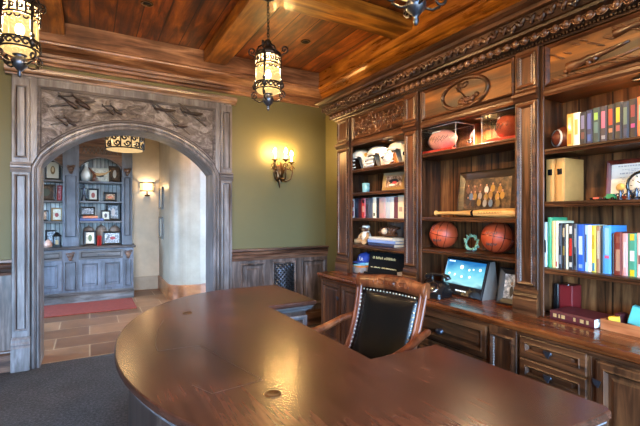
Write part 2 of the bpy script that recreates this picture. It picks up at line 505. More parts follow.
# ------------------------------------------------------------------ room shell
ZC, YW, XR, XL, YB = 3.175, 4.60, 2.72, -2.6, -2.3
WT = 0.25
OX, OHW, SPR, RISE = 0.405, 0.815, 1.88, 0.41      # archway centre, half width, spring height, rise
RAD = (OHW ** 2 + RISE ** 2) / (2 * RISE)
ACZ = SPR + RISE - RAD
def arc(r, n=28, extra=0.0):
    """points of the arch curve of radius r from left to right, ending at |x| = OHW + extra"""
    hw = OHW + extra
    a = math.asin(min(1, hw / r))
    return [(OX + r * math.sin(-a + 2 * a * i / n), ACZ + r * math.cos(-a + 2 * a * i / n)) for i in range(n + 1)]

struct(MB().box(XL, XR, YB, YW, -0.08, 0).build('floor_carpet', M['carpet']))
struct(MB().box(-2.6, 4.2, YW, 8.3, -0.08, 0).build('floor_tile', M['tile']))
def arch_outline(x0, x1, z1, extra=0.0, r=None):
    a = arc(r or RAD, 28, extra)
    return [(x0, 0), (x0, z1), (x1, z1), (x1, 0), (OX + OHW + extra, 0)] + [(x, z) for x, z in reversed(a)] + [(OX - OHW - extra, 0)]
pts = arch_outline(XL, XR, 3.3)
struct(MB().poly([(x, YW, z) for x, z in pts], (0, WT, 0)).build('wall_front', M['green']))
struct(MB().box(XR, XR + 0.12, YB, YW + WT, -0.08, 3.3).build('wall_right', M['green']))
# left wall with a small added window, back wall with a window (daylight of the room)
def wall_with_window(name, axis, pos, thick, a0, a1, w0, w1, z0, z1, mat):
    mb = MB()
    for (p, q, r0, r1) in ((a0, w0, 0, 3.3), (w1, a1, 0, 3.3), (w0, w1, 0, z0), (w0, w1, z1, 3.3)):
        if axis == 'X': mb.box(pos, pos + thick, p, q, r0, r1)
        else: mb.box(p, q, pos, pos + thick, r0, r1)
    return struct(mb.build(name, mat))
def window(name, axis, pos, w0, w1, z0, z1, nm=3):
    mb = MB(); t = 0.05
    def bx(a0, a1, c0, c1):
        if axis == 'X': mb.box(pos - 0.03, pos + 0.03, a0, a1, c0, c1)
        else: mb.box(a0, a1, pos - 0.03, pos + 0.03, c0, c1)
    bx(w0, w1, z0, z0 + t); bx(w0, w1, z1 - t, z1); bx(w0, w0 + t, z0, z1); bx(w1 - t, w1, z0, z1)
    for i in range(1, nm):
        p = w0 + (w1 - w0) * i / nm
        bx(p - 0.02, p + 0.02, z0, z1)
    fr = struct(mb.build(name, M['wains']))
    g = MB()
    if axis == 'X': g.box(pos - 0.003, pos + 0.003, w0, w1, z0, z1)
    else: g.box(w0, w1, pos - 0.003, pos + 0.003, z0, z1)
    g.build('window_pane', M['clear'], fr)
    # the opening lets the sky in
    ld = bpy.data.lights.new('window_portal', 'AREA'); ld.shape = 'RECTANGLE'
    ld.size = w1 - w0; ld.size_y = z1 - z0
    ld.cycles.is_portal = True
    lo = bpy.data.objects.new('window_portal', ld); COL.objects.link(lo)
    return lo
wall_with_window('wall_left', 'X', XL - 0.12, 0.12, YB, YW + WT, -1.9, -0.4, 0.9, 2.1, M['green'])
lo = window('window_added', 'X', XL - 0.06, -1.9, -0.4, 0.9, 2.1, 2)  # added opening for extra daylight, not a known window of the room
lo.location = (XL - 0.1, -1.15, 1.5); lo.rotation_euler = (PI / 2, 0, -PI / 2)
lo.data.size, lo.data.size_y = 1.5, 1.2
wall_with_window('wall_back', 'Y', YB - 0.12, 0.12, XL - 0.12, XR + 0.12, -2.3, 2.3, 0.1, 2.7, M['green'])
lo = window('window_2', 'Y', YB - 0.06, -2.3, 2.3, 0.1, 2.7, 4)
lo.location = (0.0, YB - 0.1, 1.4); lo.rotation_euler = (PI / 2, 0, 0)
lo.data.size, lo.data.size_y = 4.6, 2.6
struct(MB().box(XL - 0.12, XR + 0.12, YB - 0.12, YW + WT, ZC, ZC + 0.1).build('ceiling', M['ceil']))
ZB = ZC - 0.12
for i, x in enumerate((-1.82, -0.32, 1.18)):
    struct(MB().box(x - 0.12, x + 0.12, YB, 4.37, ZB, ZC, 0.006).build('ceiling_beam', M['beam_y']))
for i, y in enumerate((2.81, 1.25, -0.31, -1.87)):
    struct(MB().box(XL, 2.49, y - 0.12, y + 0.12, ZB + 0.002, ZC, 0.006).build('ceiling_beam', M['beam_x']))
# crown moulding round the room, mitred
CR = [(0, 2.82), (0.03, 2.82), (0.04, 2.84), (0.07, 2.85), (0.08, 2.875), (0.105, 2.88), (0.115, 2.905), (0.14, 2.91), (0.155, 2.918), (0.185, 2.925), (0.215, 2.94),
      (0.235, 2.96), (0.238, 2.975), (0.265, 2.98), (0.265, 3.0), (0.24, 3.0), (0.24, 3.175), (0, 3.175)]
def crown(name, mat, pa, pb, da, db):
    """pa, pb wall corners (xy); da, db diagonal inset directions per metre"""
    mb = MB(); rings = []
    for p, d in ((pa, da), (pb, db)):
        rings.append([(p[0] + d[0] * o, p[1] + d[1] * o, z) for o, z in CR])
    mb.loops(rings, True, True, True)
    struct(mb.build(name, mat))
crown('trim_1', M['crown_x'], (XL, YW), (XR, YW), (1, -1), (-1, -1))
crown('trim_2', M['crown_y'], (XR, YW), (XR, YB), (-1, -1), (-1, 1))
crown('trim_3', M['crown_y'], (XL, YB), (XL, YW), (1, 1), (1, -1))
crown('trim_4', M['crown_x'], (XR, YB), (XL, YB), (-1, 1), (1, 1))

# wainscot along the arch wall
PO = 1.015                                       # half width of the arch surround
RAIL = [(0, 0.865), (0.045, 0.865), (0.05, 0.89), (0.062, 0.9), (0.066, 0.925), (0.058, 0.932), (0.07, 0.94), (0.075, 0.965), (0.06, 0.972), (0.085, 0.985), (0.085, 1.005), (0, 1.005)]
def wainscot(n, x0, x1, cells):
    mb = MB().box(x0, x1, YW - 0.04, YW, 0, 0.87)
    mb.mi = 1; mb.mold(RAIL, (x0, YW), (x1, YW), (0, -1))
    mb.mold([(0, 0), (0.075, 0), (0.075, 0.15), (0.06, 0.165), (0.055, 0.18), (0.04, 0.185), (0, 0.185)], (x0, YW), (x1, YW), (0, -1))
    mb.mi = 0
    for a, b_, kind in cells:
        if kind == 'panel':
            mb.panel((a, YW - 0.04, 0.25), X_, Z_, -Y_, b_ - a, 0.58, RAISED)
        else:
            mb.panel((a, YW - 0.04, 0.25), X_, Z_, -Y_, b_ - a, 0.58, FRAME[:5], False)
    w = struct(mb.build('trim_%d' % n, [M['wains'], M['wains_x']]))
    for a, b_, kind in cells:
        if kind == 'grille':
            MB().box(a + 0.03, b_ - 0.03, YW - 0.0425, YW - 0.041, 0.28, 0.80).build('grille_backing', M['vent'], w)
            g = MB(); d = 0.034
            w_, h_ = b_ - a - 0.06, 0.52
            k = -h_
            while k < w_ + h_:
                for sgn in (1, -1):
                    p = []
                    for t in (0, 1):
                        p.append([k + t * h_, t * h_ if sgn > 0 else h_ - t * h_])
                    # clip to the width
                    (xa, za), (xb, zb) = p
                    if xb <= 0 or xa >= w_: continue
                    if xa < 0: za += (zb - za) * (-xa) / (xb - xa); xa = 0
                    if xb > w_: zb = za + (zb - za) * (w_ - xa) / (xb - xa); xb = w_
                    g.tube([(a + 0.03 + xa, YW - 0.05, 0.28 + za), (a + 0.03 + xb, YW - 0.05, 0.28 + zb)], 0.0085, 5)
                k += 0.052
            g.build('metal_grille', M['pewter'], w)
    return w
wainscot(5, OX + PO, XR, [(1.535, 1.835, 'panel'), (1.94, 2.26, 'grille'), (2.345, 2.69, 'panel')])
wainscot(6, XL, OX - PO, [(-2.45, -1.95, 'panel'), (-1.85, -1.35, 'panel'), (-1.25, -0.70, 'panel')])

# ------------------------------------------------------------------ archway surround
YP = YW - 0.06
P = thing('archway_surround', 'tall carved grey-brown wooden surround framing the arched opening to the hall', 'door surround', (OX, YW, 0))
mb = MB()
o_ = arch_outline(OX - PO, OX + PO, 2.70, 0.0)
mb.poly([(x, YP, z) for x, z in o_], (0, 0.058, 0))
mb.build('surround_board', M['portal'], P)
# lining of the opening
a = [(OX - OHW, 0)] + arc(RAD, 28) + [(OX + OHW, 0)]
ctr = Vector((OX, 1.0))
mb = MB(); rings = []
for y in (YP + 0.01, YW + WT + 0.02):
    rings.append([(x, y, z) for x, z in a])
ins = [(OX - OHW + 0.012, 0)] + [(OX + (x - OX) * (1 - 0.012 / RAD), ACZ + (z - ACZ) * (1 - 0.012 / RAD)) for x, z in arc(RAD, 28)] + [(OX + OHW - 0.012, 0)]
rings2 = [[(x, y, z) for x, z in ins] for y in (YW + WT + 0.02, YP + 0.01)]
mb.loops(rings + rings2, False, False, False, False, True)
mb.build('jamb_lining', M['portal'], P)
# archivolt: moulding that follows jambs and curve
def archpath(off):
    r = RAD + off
    hw = OHW + off
    aa = math.asin((OHW + off * 0.55) / r)
    ar = [(OX + r * math.sin(-aa + 2 * aa * i / 28), ACZ + r * math.cos(-aa + 2 * aa * i / 28)) for i in range(29)]
    return [(OX - hw, 0.0), (OX - hw, SPR - 0.03)] + ar[1:-1] + [(OX + hw, SPR - 0.03), (OX + hw, 0.0)]
prof = [(-0.012, 0.0), (-0.012, 0.02), (0.0, 0.032), (0.012, 0.03), (0.018, 0.02), (0.026, 0.022), (0.036, 0.036), (0.048, 0.036), (0.054, 0.022), (0.064, 0.018), (0.07, 0.0)]
mb = MB()
mb.loops([[(x, YP - d, z) for x, z in archpath(o)] for o, d in prof], False)
mb.build('archivolt', M['portal'], P)
mb = MB()
for off in (0.02, 0.062):
    pp = archpath(off)
    mb.tube([(x, YP - 0.021, z) for x, z in pp], 0.004, 5)
mb.build('dark_glaze_groove', M['glaze'], P, label='dark groove lines along the arch moulding')
# spandrel panel of carved clouds
SPX0, SPX1, SPZ1 = OX - 0.80, OX + 0.80, 2.585
r2 = RAD + 0.085
aa = math.asin(0.80 / r2)
sp = [(SPX0, SPZ1), (SPX1, SPZ1)] + [(OX + r2 * math.sin(aa - 2 * aa * i / 24), ACZ + r2 * math.cos(aa - 2 * aa * i / 24)) for i in range(25)]
MB().poly([(x, YP - 0.006, z) for x, z in sp], (0, 0.006, 0)).build('carved_sky_panel', M['clouds'], P, label='panel carved with rough clouds behind the aeroplanes')
mb = MB()
fr = sp
def inset2(pl, d):
    out = []
    n = len(pl)
    for i in range(n):
        p0, p1, p2 = Vector(pl[i - 1]), Vector(pl[i]), Vector(pl[(i + 1) % n])
        e1 = (p1 - p0).normalized(); e2 = (p2 - p1).normalized()
        n1 = Vector((e1.y, -e1.x)); n2 = Vector((e2.y, -e2.x))
        m_ = (n1 + n2)
        k = m_.length_squared / 2
        m_ = m_ / max(k, 0.25)
        out.append(p1 + m_ * d)
    return out
mb.loops([[(p[0], YP - h, p[1]) for p in inset2(fr, d)] for d, h in ((-0.03, 0.0), (-0.028, 0.016), (-0.014, 0.024), (-0.004, 0.014), (0.006, 0.006))], True)
mb.build('panel_frame', M['portal_x'], P)
mb = MB()
mb.tube([(p[0], YP - 0.012, p[1]) for p in inset2(fr, 0.001)], 0.004, 5, True)
mb.build('dark_glaze_groove', M['glaze'], P)
# pilasters
for sx in (-1, 1):
    x0, x1 = (OX - PO, OX - PO + 0.135) if sx < 0 else (OX + PO - 0.135, OX + PO)
    mb = MB()
    mb.box(x0, x1, YP - 0.03, YP, 0.30, 1.83, 0.004)
    mb.box(x0, x1, YP - 0.03, YP, 1.885, 2.66, 0.004)
    pn = [(0, 0), (0.0, 0.010), (0.008, 0.013), (0.016, 0.004), (0.02, -0.004), (0.024, -0.004)]
    mb.panel((x0 + 0.018, YP - 0.03, 0.36), X_, Z_, -Y_, 0.10, 1.42, pn)
    mb.panel((x0 + 0.018, YP - 0.03, 1.93), X_, Z_, -Y_, 0.10, 0.66, pn)
    pil = mb.build('pilaster', M['portal'], P)
    mb = MB()
    for z0, h in ((0.36, 1.42), (1.93, 0.66)):
        q = [(x0 + 0.036, z0 + 0.018), (x0 + 0.1, z0 + 0.018), (x0 + 0.1, z0 + h - 0.018), (x0 + 0.036, z0 + h - 0.018)]
        mb.tube([(x, YP - 0.03, z) for x, z in q], 0.006, 5, True)
    mb.build('dark_glaze_line', M['glaze'], pil)
    mb = MB()
    cap = [(0, 1.80), (0.035, 1.80), (0.045, 1.825), (0.04, 1.835), (0.05, 1.842), (0.05, 1.858), (0.04, 1.864), (0.05, 1.872), (0.04, 1.89), (0, 1.89)]
    mb.mold(cap, (x0 - 0.008, YP), (x1 + 0.008, YP), (0, -1))
    mb.build('capital_band', M['portal_x'], pil)
    mb = MB()
    base = [(0, 0), (0.06, 0), (0.06, 0.21), (0.05, 0.225), (0.055, 0.24), (0.045, 0.26), (0.045, 0.28), (0.03, 0.30), (0, 0.30)]
    mb.mold(base, (x0 - 0.004, YP), (x1 + (0.004 if sx < 0 else 0.008), YP), (0, -1))
    mb.build('plinth', M['portal'], pil)
mb = MB()
capm = [(0, 2.685), (0.05, 2.685), (0.055, 2.70), (0.075, 2.708), (0.09, 2.722), (0.095, 2.742), (0.08, 2.747), (0.08, 2.757), (0, 2.757)]
mb.mold(capm, (OX - PO - 0.05, YP + 0.03), (OX + PO + 0.05, YP + 0.03), (0, -1))
mb.build('cap_moulding', M['cap_lamplit'], P)
# aeroplanes carved in relief
def plane_relief(cx, cz, sc, ang, twin):
    mb = MB(); rot = Matrix.Rotation(ang, 3, 'Y')
    def T(x, z, y=0.0):
        p = rot @ Vector((x * sc, 0, z * sc))
        return Vector((cx + p.x, YP - 0.012 - y * sc, cz + p.z))
    def wing(pl, th=0.05):
        mb.poly([T(x, z, 0.0) for x, z in pl], (0, -th * sc, 0))
    if twin:
        for (xa, za), (xb, zb) in (((-.316, .123), (.088, -.175)), ((-.035, .175), (.386, -.158))):
            pts = [T(xa + (xb - xa) * t, za + (zb - za) * t, .05) for t in (0, .3, .7, .93, 1)]
            mb.tube(pts, [.018 * sc, .03 * sc, .055 * sc, .05 * sc, .018 * sc], 7)
            wing([(xa - .03, za - .03), (xa + .05, za - .02), (xa + .01, za + .08), (xa - .04, za + .08)])
        mb.tube([T(.05, .03, .06), T(.16, -.04, .07), T(.30, -.14, .06)], [.03 * sc, .055 * sc, .02 * sc], 7)
        wing([(-.05, -.0), (-.02, -.08), (-.52, -.20), (-.50, -.16)])
        wing([(-.06, -.02), (.12, .04), (.34, .03), (.30, -.05), (.0, -.1)])
        wing([(.24, .05), (.32, -.0), (.52, .085), (.48, .10)])
        wing([(-.31, .14), (-.30, .10), (-.02, .14), (-.03, .18)])
    else:
        mb.tube([T(-.36, .06, .05), T(-.1, .03, .06), T(.18, .03, .07), T(.36, .06, .06)], [.015 * sc, .05 * sc, .06 * sc, .025 * sc], 7)
        wing([(-.12, .06), (.06, .02), (-.42, .34), (-.5, .34)])
        wing([(.0, -.03), (.14, -.01), (.52, -.36), (.46, -.38)])
        wing([(-.36, .08), (-.26, .06), (-.34, .2), (-.42, .2)])
        wing([(-.36, .05), (-.26, .03), (-.16, -.09), (-.24, -.09)])
    mb.build('aeroplane_carving', M['glazewood'], P)
M['glazewood'] = wood('dark_relief_wood', rgb(16, 9, 7), rgb(34, 20, 15), rgb(60, 38, 30), axis='X', rough=0.5, coat=0.0)
def wx(u, v):                                   # relief spots given as metres on the panel
    return u, v
plane_relief(-0.135, 2.495, 0.36, R(0), True)
plane_relief(0.19, 2.46, 0.25, R(0), True)
plane_relief(-0.20, 2.30, 0.23, R(0), True)
plane_relief(0.69, 2.51, 0.30, R(0), False)
plane_relief(0.975, 2.51, 0.31, R(0), False)
plane_relief(0.85, 2.36, 0.20, R(0), False)

# ------------------------------------------------------------------ built-in bookcases
XF, XB, ZT, CT = 2.37, 2.70, 2.44, 0.80           # face, back, top of the frieze, counter top
NOSE = [(0, -0.032), (0.016, -0.032), (0.02, -0.024), (0.014, -0.018), (0.02, -0.012), (0.02, -0.003), (0.012, 0), (0, 0)]
def shelf_nose(mb, y0, y1, z):
    mb.mold([(a, z + b_) for a, b_ in NOSE], (XF + 0.025, y0), (XF + 0.025, y1), (-1, 0))
def bookcase(y0, y1, shelves, label, ea=0.05, eb=0.08):
    i0, i1 = y0 - ea, y1 + eb                     # the inside runs on behind the pilasters
    t = thing('bookcase', label, 'bookcase', (XF, (y0 + y1) / 2, CT), 'built-in bookcases along the right wall')
    MB().box(XB, XR - 0.004, i0, i1, CT + 0.002, 2.15).build('back_panel', M['book_back'], t)
    for a, b_ in ((i0 - 0.012, i0), (i1, i1 + 0.012)):
        mb = MB().box(XF + 0.045, XB, a, b_, CT + 0.002, 2.15, 0.003)
        mb.build('side_panel', M['book_z'], t)
    for z in shelves:
        mb = MB().box(XF + 0.042, XB, i0, i1, z - 0.026, z)
        mb.box(XF + 0.02, XF + 0.042, y0 + 0.001, y1 - 0.001, z - 0.026, z)
        shelf_nose(mb, y0 + 0.001, y1 - 0.001, z)
        mb.build('shelf', M['book_y'], t)
    mb = MB().box(XF + 0.045, XB, i0, i1, 2.15, 2.165)
    mb.box(XF + 0.012, XF + 0.045, y0 + 0.001, y1 - 0.001, 2.145, 2.165)
    mb.mold([(0, 2.125), (0.012, 2.125), (0.02, 2.14), (0.02, 2.155), (0.012, 2.165), (0.01, 2.18), (0, 2.18)], (XF + 0.012, y0), (XF + 0.012, y1), (-1, 0))
    mb.build('frieze_rail', M['book_y'], t)
    mb = MB().box(XF + 0.012, XB, y0 + 0.004, y1 - 0.004, 2.166, ZT)
    fz = mb.build('frieze_panel', M['frieze_amber'], t, label='amber carved panel above the shelves')
    mb = MB()
    mb.panel((XF + 0.012, y1 - 0.006, 2.182), -Y_, Z_, -X_, y1 - y0 - 0.012, 0.25, [(0, 0), (0, 0.012), (0.008, 0.018), (0.018, 0.01), (0.026, 0.001)], False)
    mb.build('frieze_frame', M['carved'], fz)
    MB().lathe([(0.0001, 2.143), (0.03, 2.143), (0.034, 2.138), (0.0001, 2.138)], ((XF + XB) / 2 + 0.02, (y0 + y1) / 2, 0), 14).build('puck_light', M['silver'], t)
    return t, fz
SHL, SHM, SHR = (1.88, 1.64, 1.38, 1.105), (1.915, 1.395, 1.135), (1.81, 1.495, 1.095)
B1, F1 = bookcase(2.66, 3.47, SHL, 'far bookcase bay holding white helmets under a leafy carved frieze', 0.03, 0.24)
B2, F2 = bookcase(1.62, 2.46, SHM, 'middle bookcase bay holding two basketballs and a framed group photo', 0.05, 0.10)
B3, F3 = bookcase(0.61, 1.43, SHR, 'near bookcase bay crowded with colourful books and two tan volumes', 0.05, 0.07)

# frieze carvings
def scroll(mb, c, r, turns, start, n=20, th=0.006, d=1):
    pts = []
    for i in range(n + 1):
        t = i / n
        a = start + d * turns * 2 * PI * t
        rr_ = r * (1 - 0.85 * t)
        pts.append((XF + 0.006, c[0] + rr_ * math.cos(a), c[1] + rr_ * math.sin(a)))
    mb.tube(pts, [th * (1.1 - 0.5 * i / n) for i in range(n + 1)], 6)
def leaf(mb, c, l, w, ang):
    rot = Matrix.Rotation(ang, 3, 'X')
    mb.ball((XF + 0.006, c[0], c[1]), (0.007, l, w), 8, 6, rot)
mb = MB()
random.seed(3)
for k in range(12):
    yy = 2.74 + k * 0.06
    zz = 2.31 + 0.05 * math.sin(k * 2.1)
    scroll(mb, (yy, zz), 0.052, 1.3, k * 1.7, d=1 if k % 2 else -1)
    for q in range(6):
        a = random.uniform(0, 2 * PI)
        leaf(mb, (yy + 0.055 * math.cos(a), zz + 0.05 * math.sin(a)), random.uniform(0.018, 0.034), 0.009, a)
for k in range(9):
    mb.ball((XF + 0.004, 3.05 + random.uniform(-0.05, 0.05), 2.31 + random.uniform(-0.04, 0.04)), 0.013, 8, 6)
mb.build('leaf_scroll_carving', M['relief'], F1)
F1.data.materials[0] = M['book_y']; F1['label'] = 'dark leafy carved panel above the helmets'
mb = MB()
pts = [(XF + 0.006, 2.03 + 0.205 * math.cos(2 * PI * i / 36), 2.305 + 0.108 * math.sin(2 * PI * i / 36)) for i in range(36)]
mb.tube(pts, 0.015, 8, True)
mb.build('oval_ring_carving', M['carved'], F2)
mb = MB()
random.seed(11)
for k in range(26):
    a = random.uniform(0, 2 * PI); q = random.uniform(0, 1) ** 0.5
    mb.ball((XF - 0.002 - 0.006 * (1 - q), 1.995 + 0.062 * q * math.cos(a), 2.245 + 0.032 * q * math.sin(a)), 0.0125, 8, 6)
mb.tube([(XF + 0.004, 2.01, 2.26), (XF + 0.0, 2.05, 2.31), (XF + 0.0, 2.10, 2.36)], 0.005, 6)
for a, c, l in ((0.5, (2.06, 2.37), 0.035), (-0.4, (2.02, 2.365), 0.03), (1.2, (2.08, 2.345), 0.025), (0.2, (1.92, 2.27), 0.022), (2.6, (2.07, 2.25), 0.022)):
    leaf(mb, c, l, 0.018, a)
mb.build('grape_cluster_carving', M['carved'], F2)
def barrel(mb, y0, z0, y1, z1, r0, r1):
    n = 8; pts = []; rs = []
    for i in range(n + 1):
        t = i / n
        pts.append((XF + 0.006, y0 + (y1 - y0) * t, z0 + (z1 - z0) * t))
        rs.append(r0 + (r1 - r0) * t + (0.006 if i in (0, 1, 3) else 0))
    mb.tube(pts, rs, 10)
mb = MB()
barrel(mb, 1.29, 2.255, 0.99, 2.30, 0.026, 0.006)
barrel(mb, 1.06, 2.36, 0.80, 2.385, 0.017, 0.006)
mb.tube([(XF + 0.006, 1.25, 2.235), (XF + 0.006, 1.05, 2.235), (XF + 0.006, 0.95, 2.25)], [0.006, 0.009, 0.004], 6)
for y, z in ((1.30, 2.24), (1.18, 2.25), (1.15, 2.262)):
    mb.ball((XF + 0.002, y, z), 0.016, 8, 6)
for k in range(18):
    y = 1.38 - k * 0.042
    leaf(mb, (y, 2.36 - 0.03 * math.sin(k * 1.3)), 0.03, 0.006, 0.5)
    leaf(mb, (y - 0.02, 2.21 + 0.012 * math.sin(k)), 0.026, 0.005, 0.4)
pts = [(XF + 0.004, 0.86 + 0.06 * math.cos(2 * PI * i / 20), 2.27 + 0.06 * math.sin(2 * PI * i / 20)) for i in range(20)]
mb.tube(pts, 0.008, 6, True)
for k in range(4):
    a = k * PI / 4
    mb.tube([(XF + 0.004, 0.86 - 0.058 * math.cos(a), 2.27 - 0.058 * math.sin(a)), (XF + 0.004, 0.86 + 0.058 * math.cos(a), 2.27 + 0.058 * math.sin(a))], 0.004, 5)
mb.build('cannon_carving', M['relief'], F3)

# pilasters between the bays
PIL = 'carved pilasters between the bookcase bays'
def bead_strip(x, y, z0, z1, par):
    """one turned strip of beads: a single lathed string"""
    k = max(2, int((z1 - z0) / 0.016)); prof = []
    for i in range(k):
        zc_ = z0 + (z1 - z0) * i / k; d_ = (z1 - z0) / k
        prof += [(0.003, zc_), (0.0075, zc_ + d_ * 0.3), (0.0075, zc_ + d_ * 0.7)]
    prof.append((0.003, z1))
    MB().lathe(prof, (x, y, 0), 7).build('bead_strip', M['edgeglint'], par)
def pilaster(y0, y1, label, end=None):
    t = thing('pilaster', label, 'pilaster', (XF, (y0 + y1) / 2, CT), PIL)
    a, b_ = y0 + 0.02, y1 - 0.02
    bd = MB().box(XF, XF + 0.012, y0 + 0.0005, y1 - 0.0005, CT + 0.002, ZT - 0.002, 0.002)
    if end: bd.box(XF + 0.012, XR - 0.004, end[0], end[1], CT + 0.002, ZT - 0.002)
    bd.build('stile', M['book_z'], t)
    xf = XF - 0.025
    MB().box(xf, XF - 0.0005, a, b_, CT + 0.002, ZT - 0.002, 0.003).build('shaft', M['book_z'], t)
    w = b_ - a
    pn = [(0.012, 0), (0.012, 0.010), (0.022, 0.014), (0.034, 0.006), (0.04, -0.004)]
    for zp, hp in ((0.965, 1.15), (2.19, 0.235)):
        MB().panel((xf, b_, zp), -Y_, Z_, -X_, w, hp, pn, False).build('panel_moulding', M['carved'], t)
    for z0, z1 in ((0.985, 2.095), (2.21, 2.405)):
        for y in (a + 0.038, b_ - 0.038):
            bead_strip(xf - 0.002, y, z0, z1, t)
    mb = MB()
    mb.mold([(0, 2.115), (0.012, 2.12), (0.02, 2.14), (0.032, 2.15), (0.032, 2.165), (0.02, 2.172), (0.012, 2.185), (0, 2.19)], (xf, a - 0.004), (xf, b_ + 0.004), (-1, 0))
    mb.build('capital', M['carved'], t)
    mb = MB()
    mb.mold([(0, CT + 0.001), (0.022, CT + 0.001), (0.022, 0.89), (0.014, 0.90), (0.02, 0.915), (0.012, 0.93), (0.006, 0.955), (0, 0.96)], (xf, a - 0.004), (xf, b_ + 0.004), (-1, 0))
    mb.build('plinth', M['book_y'], t)
    return t
pilaster(3.47, 3.74, 'carved pilaster at the far end of the bookcase, next to the green wall', (3.724, 3.739))
pilaster(2.46, 2.66, 'carved pilaster between the helmet bay and the basketball bay')
pilaster(1.43, 1.62, 'carved pilaster with beaded strips between the basketballs and the near bookshelves')
pilaster(0.42, 0.61, 'carved pilaster at the near end of the bookcase, past the diploma', (0.421, 0.54))

# cornice
t = thing('bookcase_cornice', 'heavy dark carved cornice with rope and egg bands crowning the bookcases', 'cornice', (XF, 2.0, ZT))
cp = [(-0.02, 2.44), (0.012, 2.44), (0.022, 2.428), (0.03, 2.445), (0.05, 2.449), (0.056, 2.458), (0.07, 2.492), (0.115, 2.497), (0.12, 2.512), (0.135, 2.516), (0.165, 2.576),
      (0.195, 2.582), (0.205, 2.6), (0.225, 2.604), (0.245, 2.612), (0.245, 2.632), (-0.02, 2.632)]
YE = 3.74
mb = MB()
mb.loops([[(XF - o, 0.30, z) for o, z in cp], [(XF - o, YE + o * 0.4, z) for o, z in cp], [(XR - 0.004, YE + o * 0.4, z) for o, z in cp]], True, True, True)
mb.build('moulding', M['carved_dark'], t)
mb = MB()
y = 0.34; k = 0
while y < 3.76:
    mb.ball((XF - 0.078, y, 2.472), (0.022, 0.02, 0.023), 12, 8)
    pts = [(XF - 0.078 - 0.006, y + 0.026 * math.cos(a), 2.474 + 0.026 * math.sin(a)) for a in [PI + PI * i / 8 for i in range(9)]]
    mb.tube(pts, 0.005, 5)
    y += 0.061
mb.build('egg_band', M['egg'] if 'egg' in M else M['carved'], t)
mb = MB()
y = 0.32; k = 0
rot = Matrix.Rotation(R(-30), 3, 'Y')
while y < 3.80:
    z = 2.548 + 0.012 * math.sin(k * 1.05)
    mb.ball((XF - 0.158, y, z), (0.014, 0.028, 0.014), 7, 5, Matrix.Rotation(R(50 if k % 2 else -50), 3, 'X'))
    mb.ball((XF - 0.152, y + 0.012, z - 0.016 + 0.02 * (k % 2)), (0.014, 0.013, 0.013), 6, 5)
    y += 0.03; k += 1
mb.build('rope_band', M['carved_dark'], t)
mb = MB()
y = 0.32
while y < 3.76:
    mb.box(XF - 0.052, XF - 0.036, y, y + 0.011, 2.436, 2.448)
    y += 0.02
mb.build('dentil_band', M['carved_dark'], t)

# ------------------------------------------------------------------ base cabinets and counter
XC = 2.13
MB_ = MB().box(2.14, XR - 0.004, 0.30, 3.70, CT - 0.045, CT - 0.012)
MB_.mold([(0, CT - 0.045), (0.02, CT - 0.045), (0.024, CT - 0.035), (0.034, CT - 0.03), (0.04, CT - 0.016), (0.036, CT - 0.002), (0.03, CT), (-0.6, CT), (-0.6, CT - 0.012), (0, CT - 0.012)], (2.135, 0.30), (2.135, 3.72), (-1, 0))
tag(MB_.build('countertop', M['counter'], None, (2.4, 2.0, CT - 0.045)), 'long glossy cherry-brown worktop running under the bookcases', 'worktop')
ZK = CT - 0.047
def carcass(name, y0, y1, label, cat='cabinet'):
    t = thing(name, label, cat, (XC, (y0 + y1) / 2, 0), 'base cabinets under the worktop')
    mb = MB().box(XC, XR - 0.004, y0, y1, 0.0, ZK - 0.001, 0.002)
    mb.mi = 1
    mb.mold([(0, 0.0), (0.03, 0.0), (0.03, 0.09), (0.02, 0.105), (0, 0.11)], (XC, y0), (XC, y1), (-1, 0))
    mb.mold([(0, ZK - 0.03), (0.012, ZK - 0.025), (0.02, ZK - 0.008), (0.02, ZK - 0.001), (0, ZK - 0.001)], (XC, y0), (XC, y1), (-1, 0))
    mb.build('carcass', [M['book_z'], M['book_y']], t)
    return t
def knob(par, y, z, s=1.0):
    mb = MB()
    mb.lathe([(0.0001, -0.002), (0.012 * s, -0.002), (0.012 * s, -0.005), (0.005 * s, -0.007), (0.005 * s, -0.016)], (XC - 0.014, y, z), 10, 'X')
    mb.poly([(XC - 0.03, y + 0.022 * s, z + 0.016 * s), (XC - 0.03, y - 0.016 * s, z + 0.012 * s), (XC - 0.03, y - 0.004 * s, z - 0.022 * s), (XC - 0.03, y + 0.012 * s, z - 0.008 * s)], (-0.009, 0, 0))
    mb.build('knob', M['pewter'], par)
def front(t, name, y0, y1, z0, z1, mat):
    mb = MB()
    mb.panel((XC - 0.002, y1, z0), -Y_, Z_, -X_, y1 - y0, z1 - z0, [(0, 0), (0, 0.014), (0.006, 0.018), (0.03, 0.018), (0.036, 0.022), (0.044, 0.012), (0.05, 0.004), (0.062, 0.004), (0.075, 0.010)])
    return mb.build(name, mat, t)
# near cabinet, doors
t = carcass('base_cabinet', 0.32, 1.045, 'base cabinet with panelled doors at the near end, right of the drawers')
for a, b_, ky in ((0.345, 0.675, 0.645), (0.69, 1.02, 1.0)):
    d = front(t, 'door', a, b_, 0.13, 0.715, M['book_z'])
    knob(d, ky if ky < 0.7 else 1.005, 0.615)
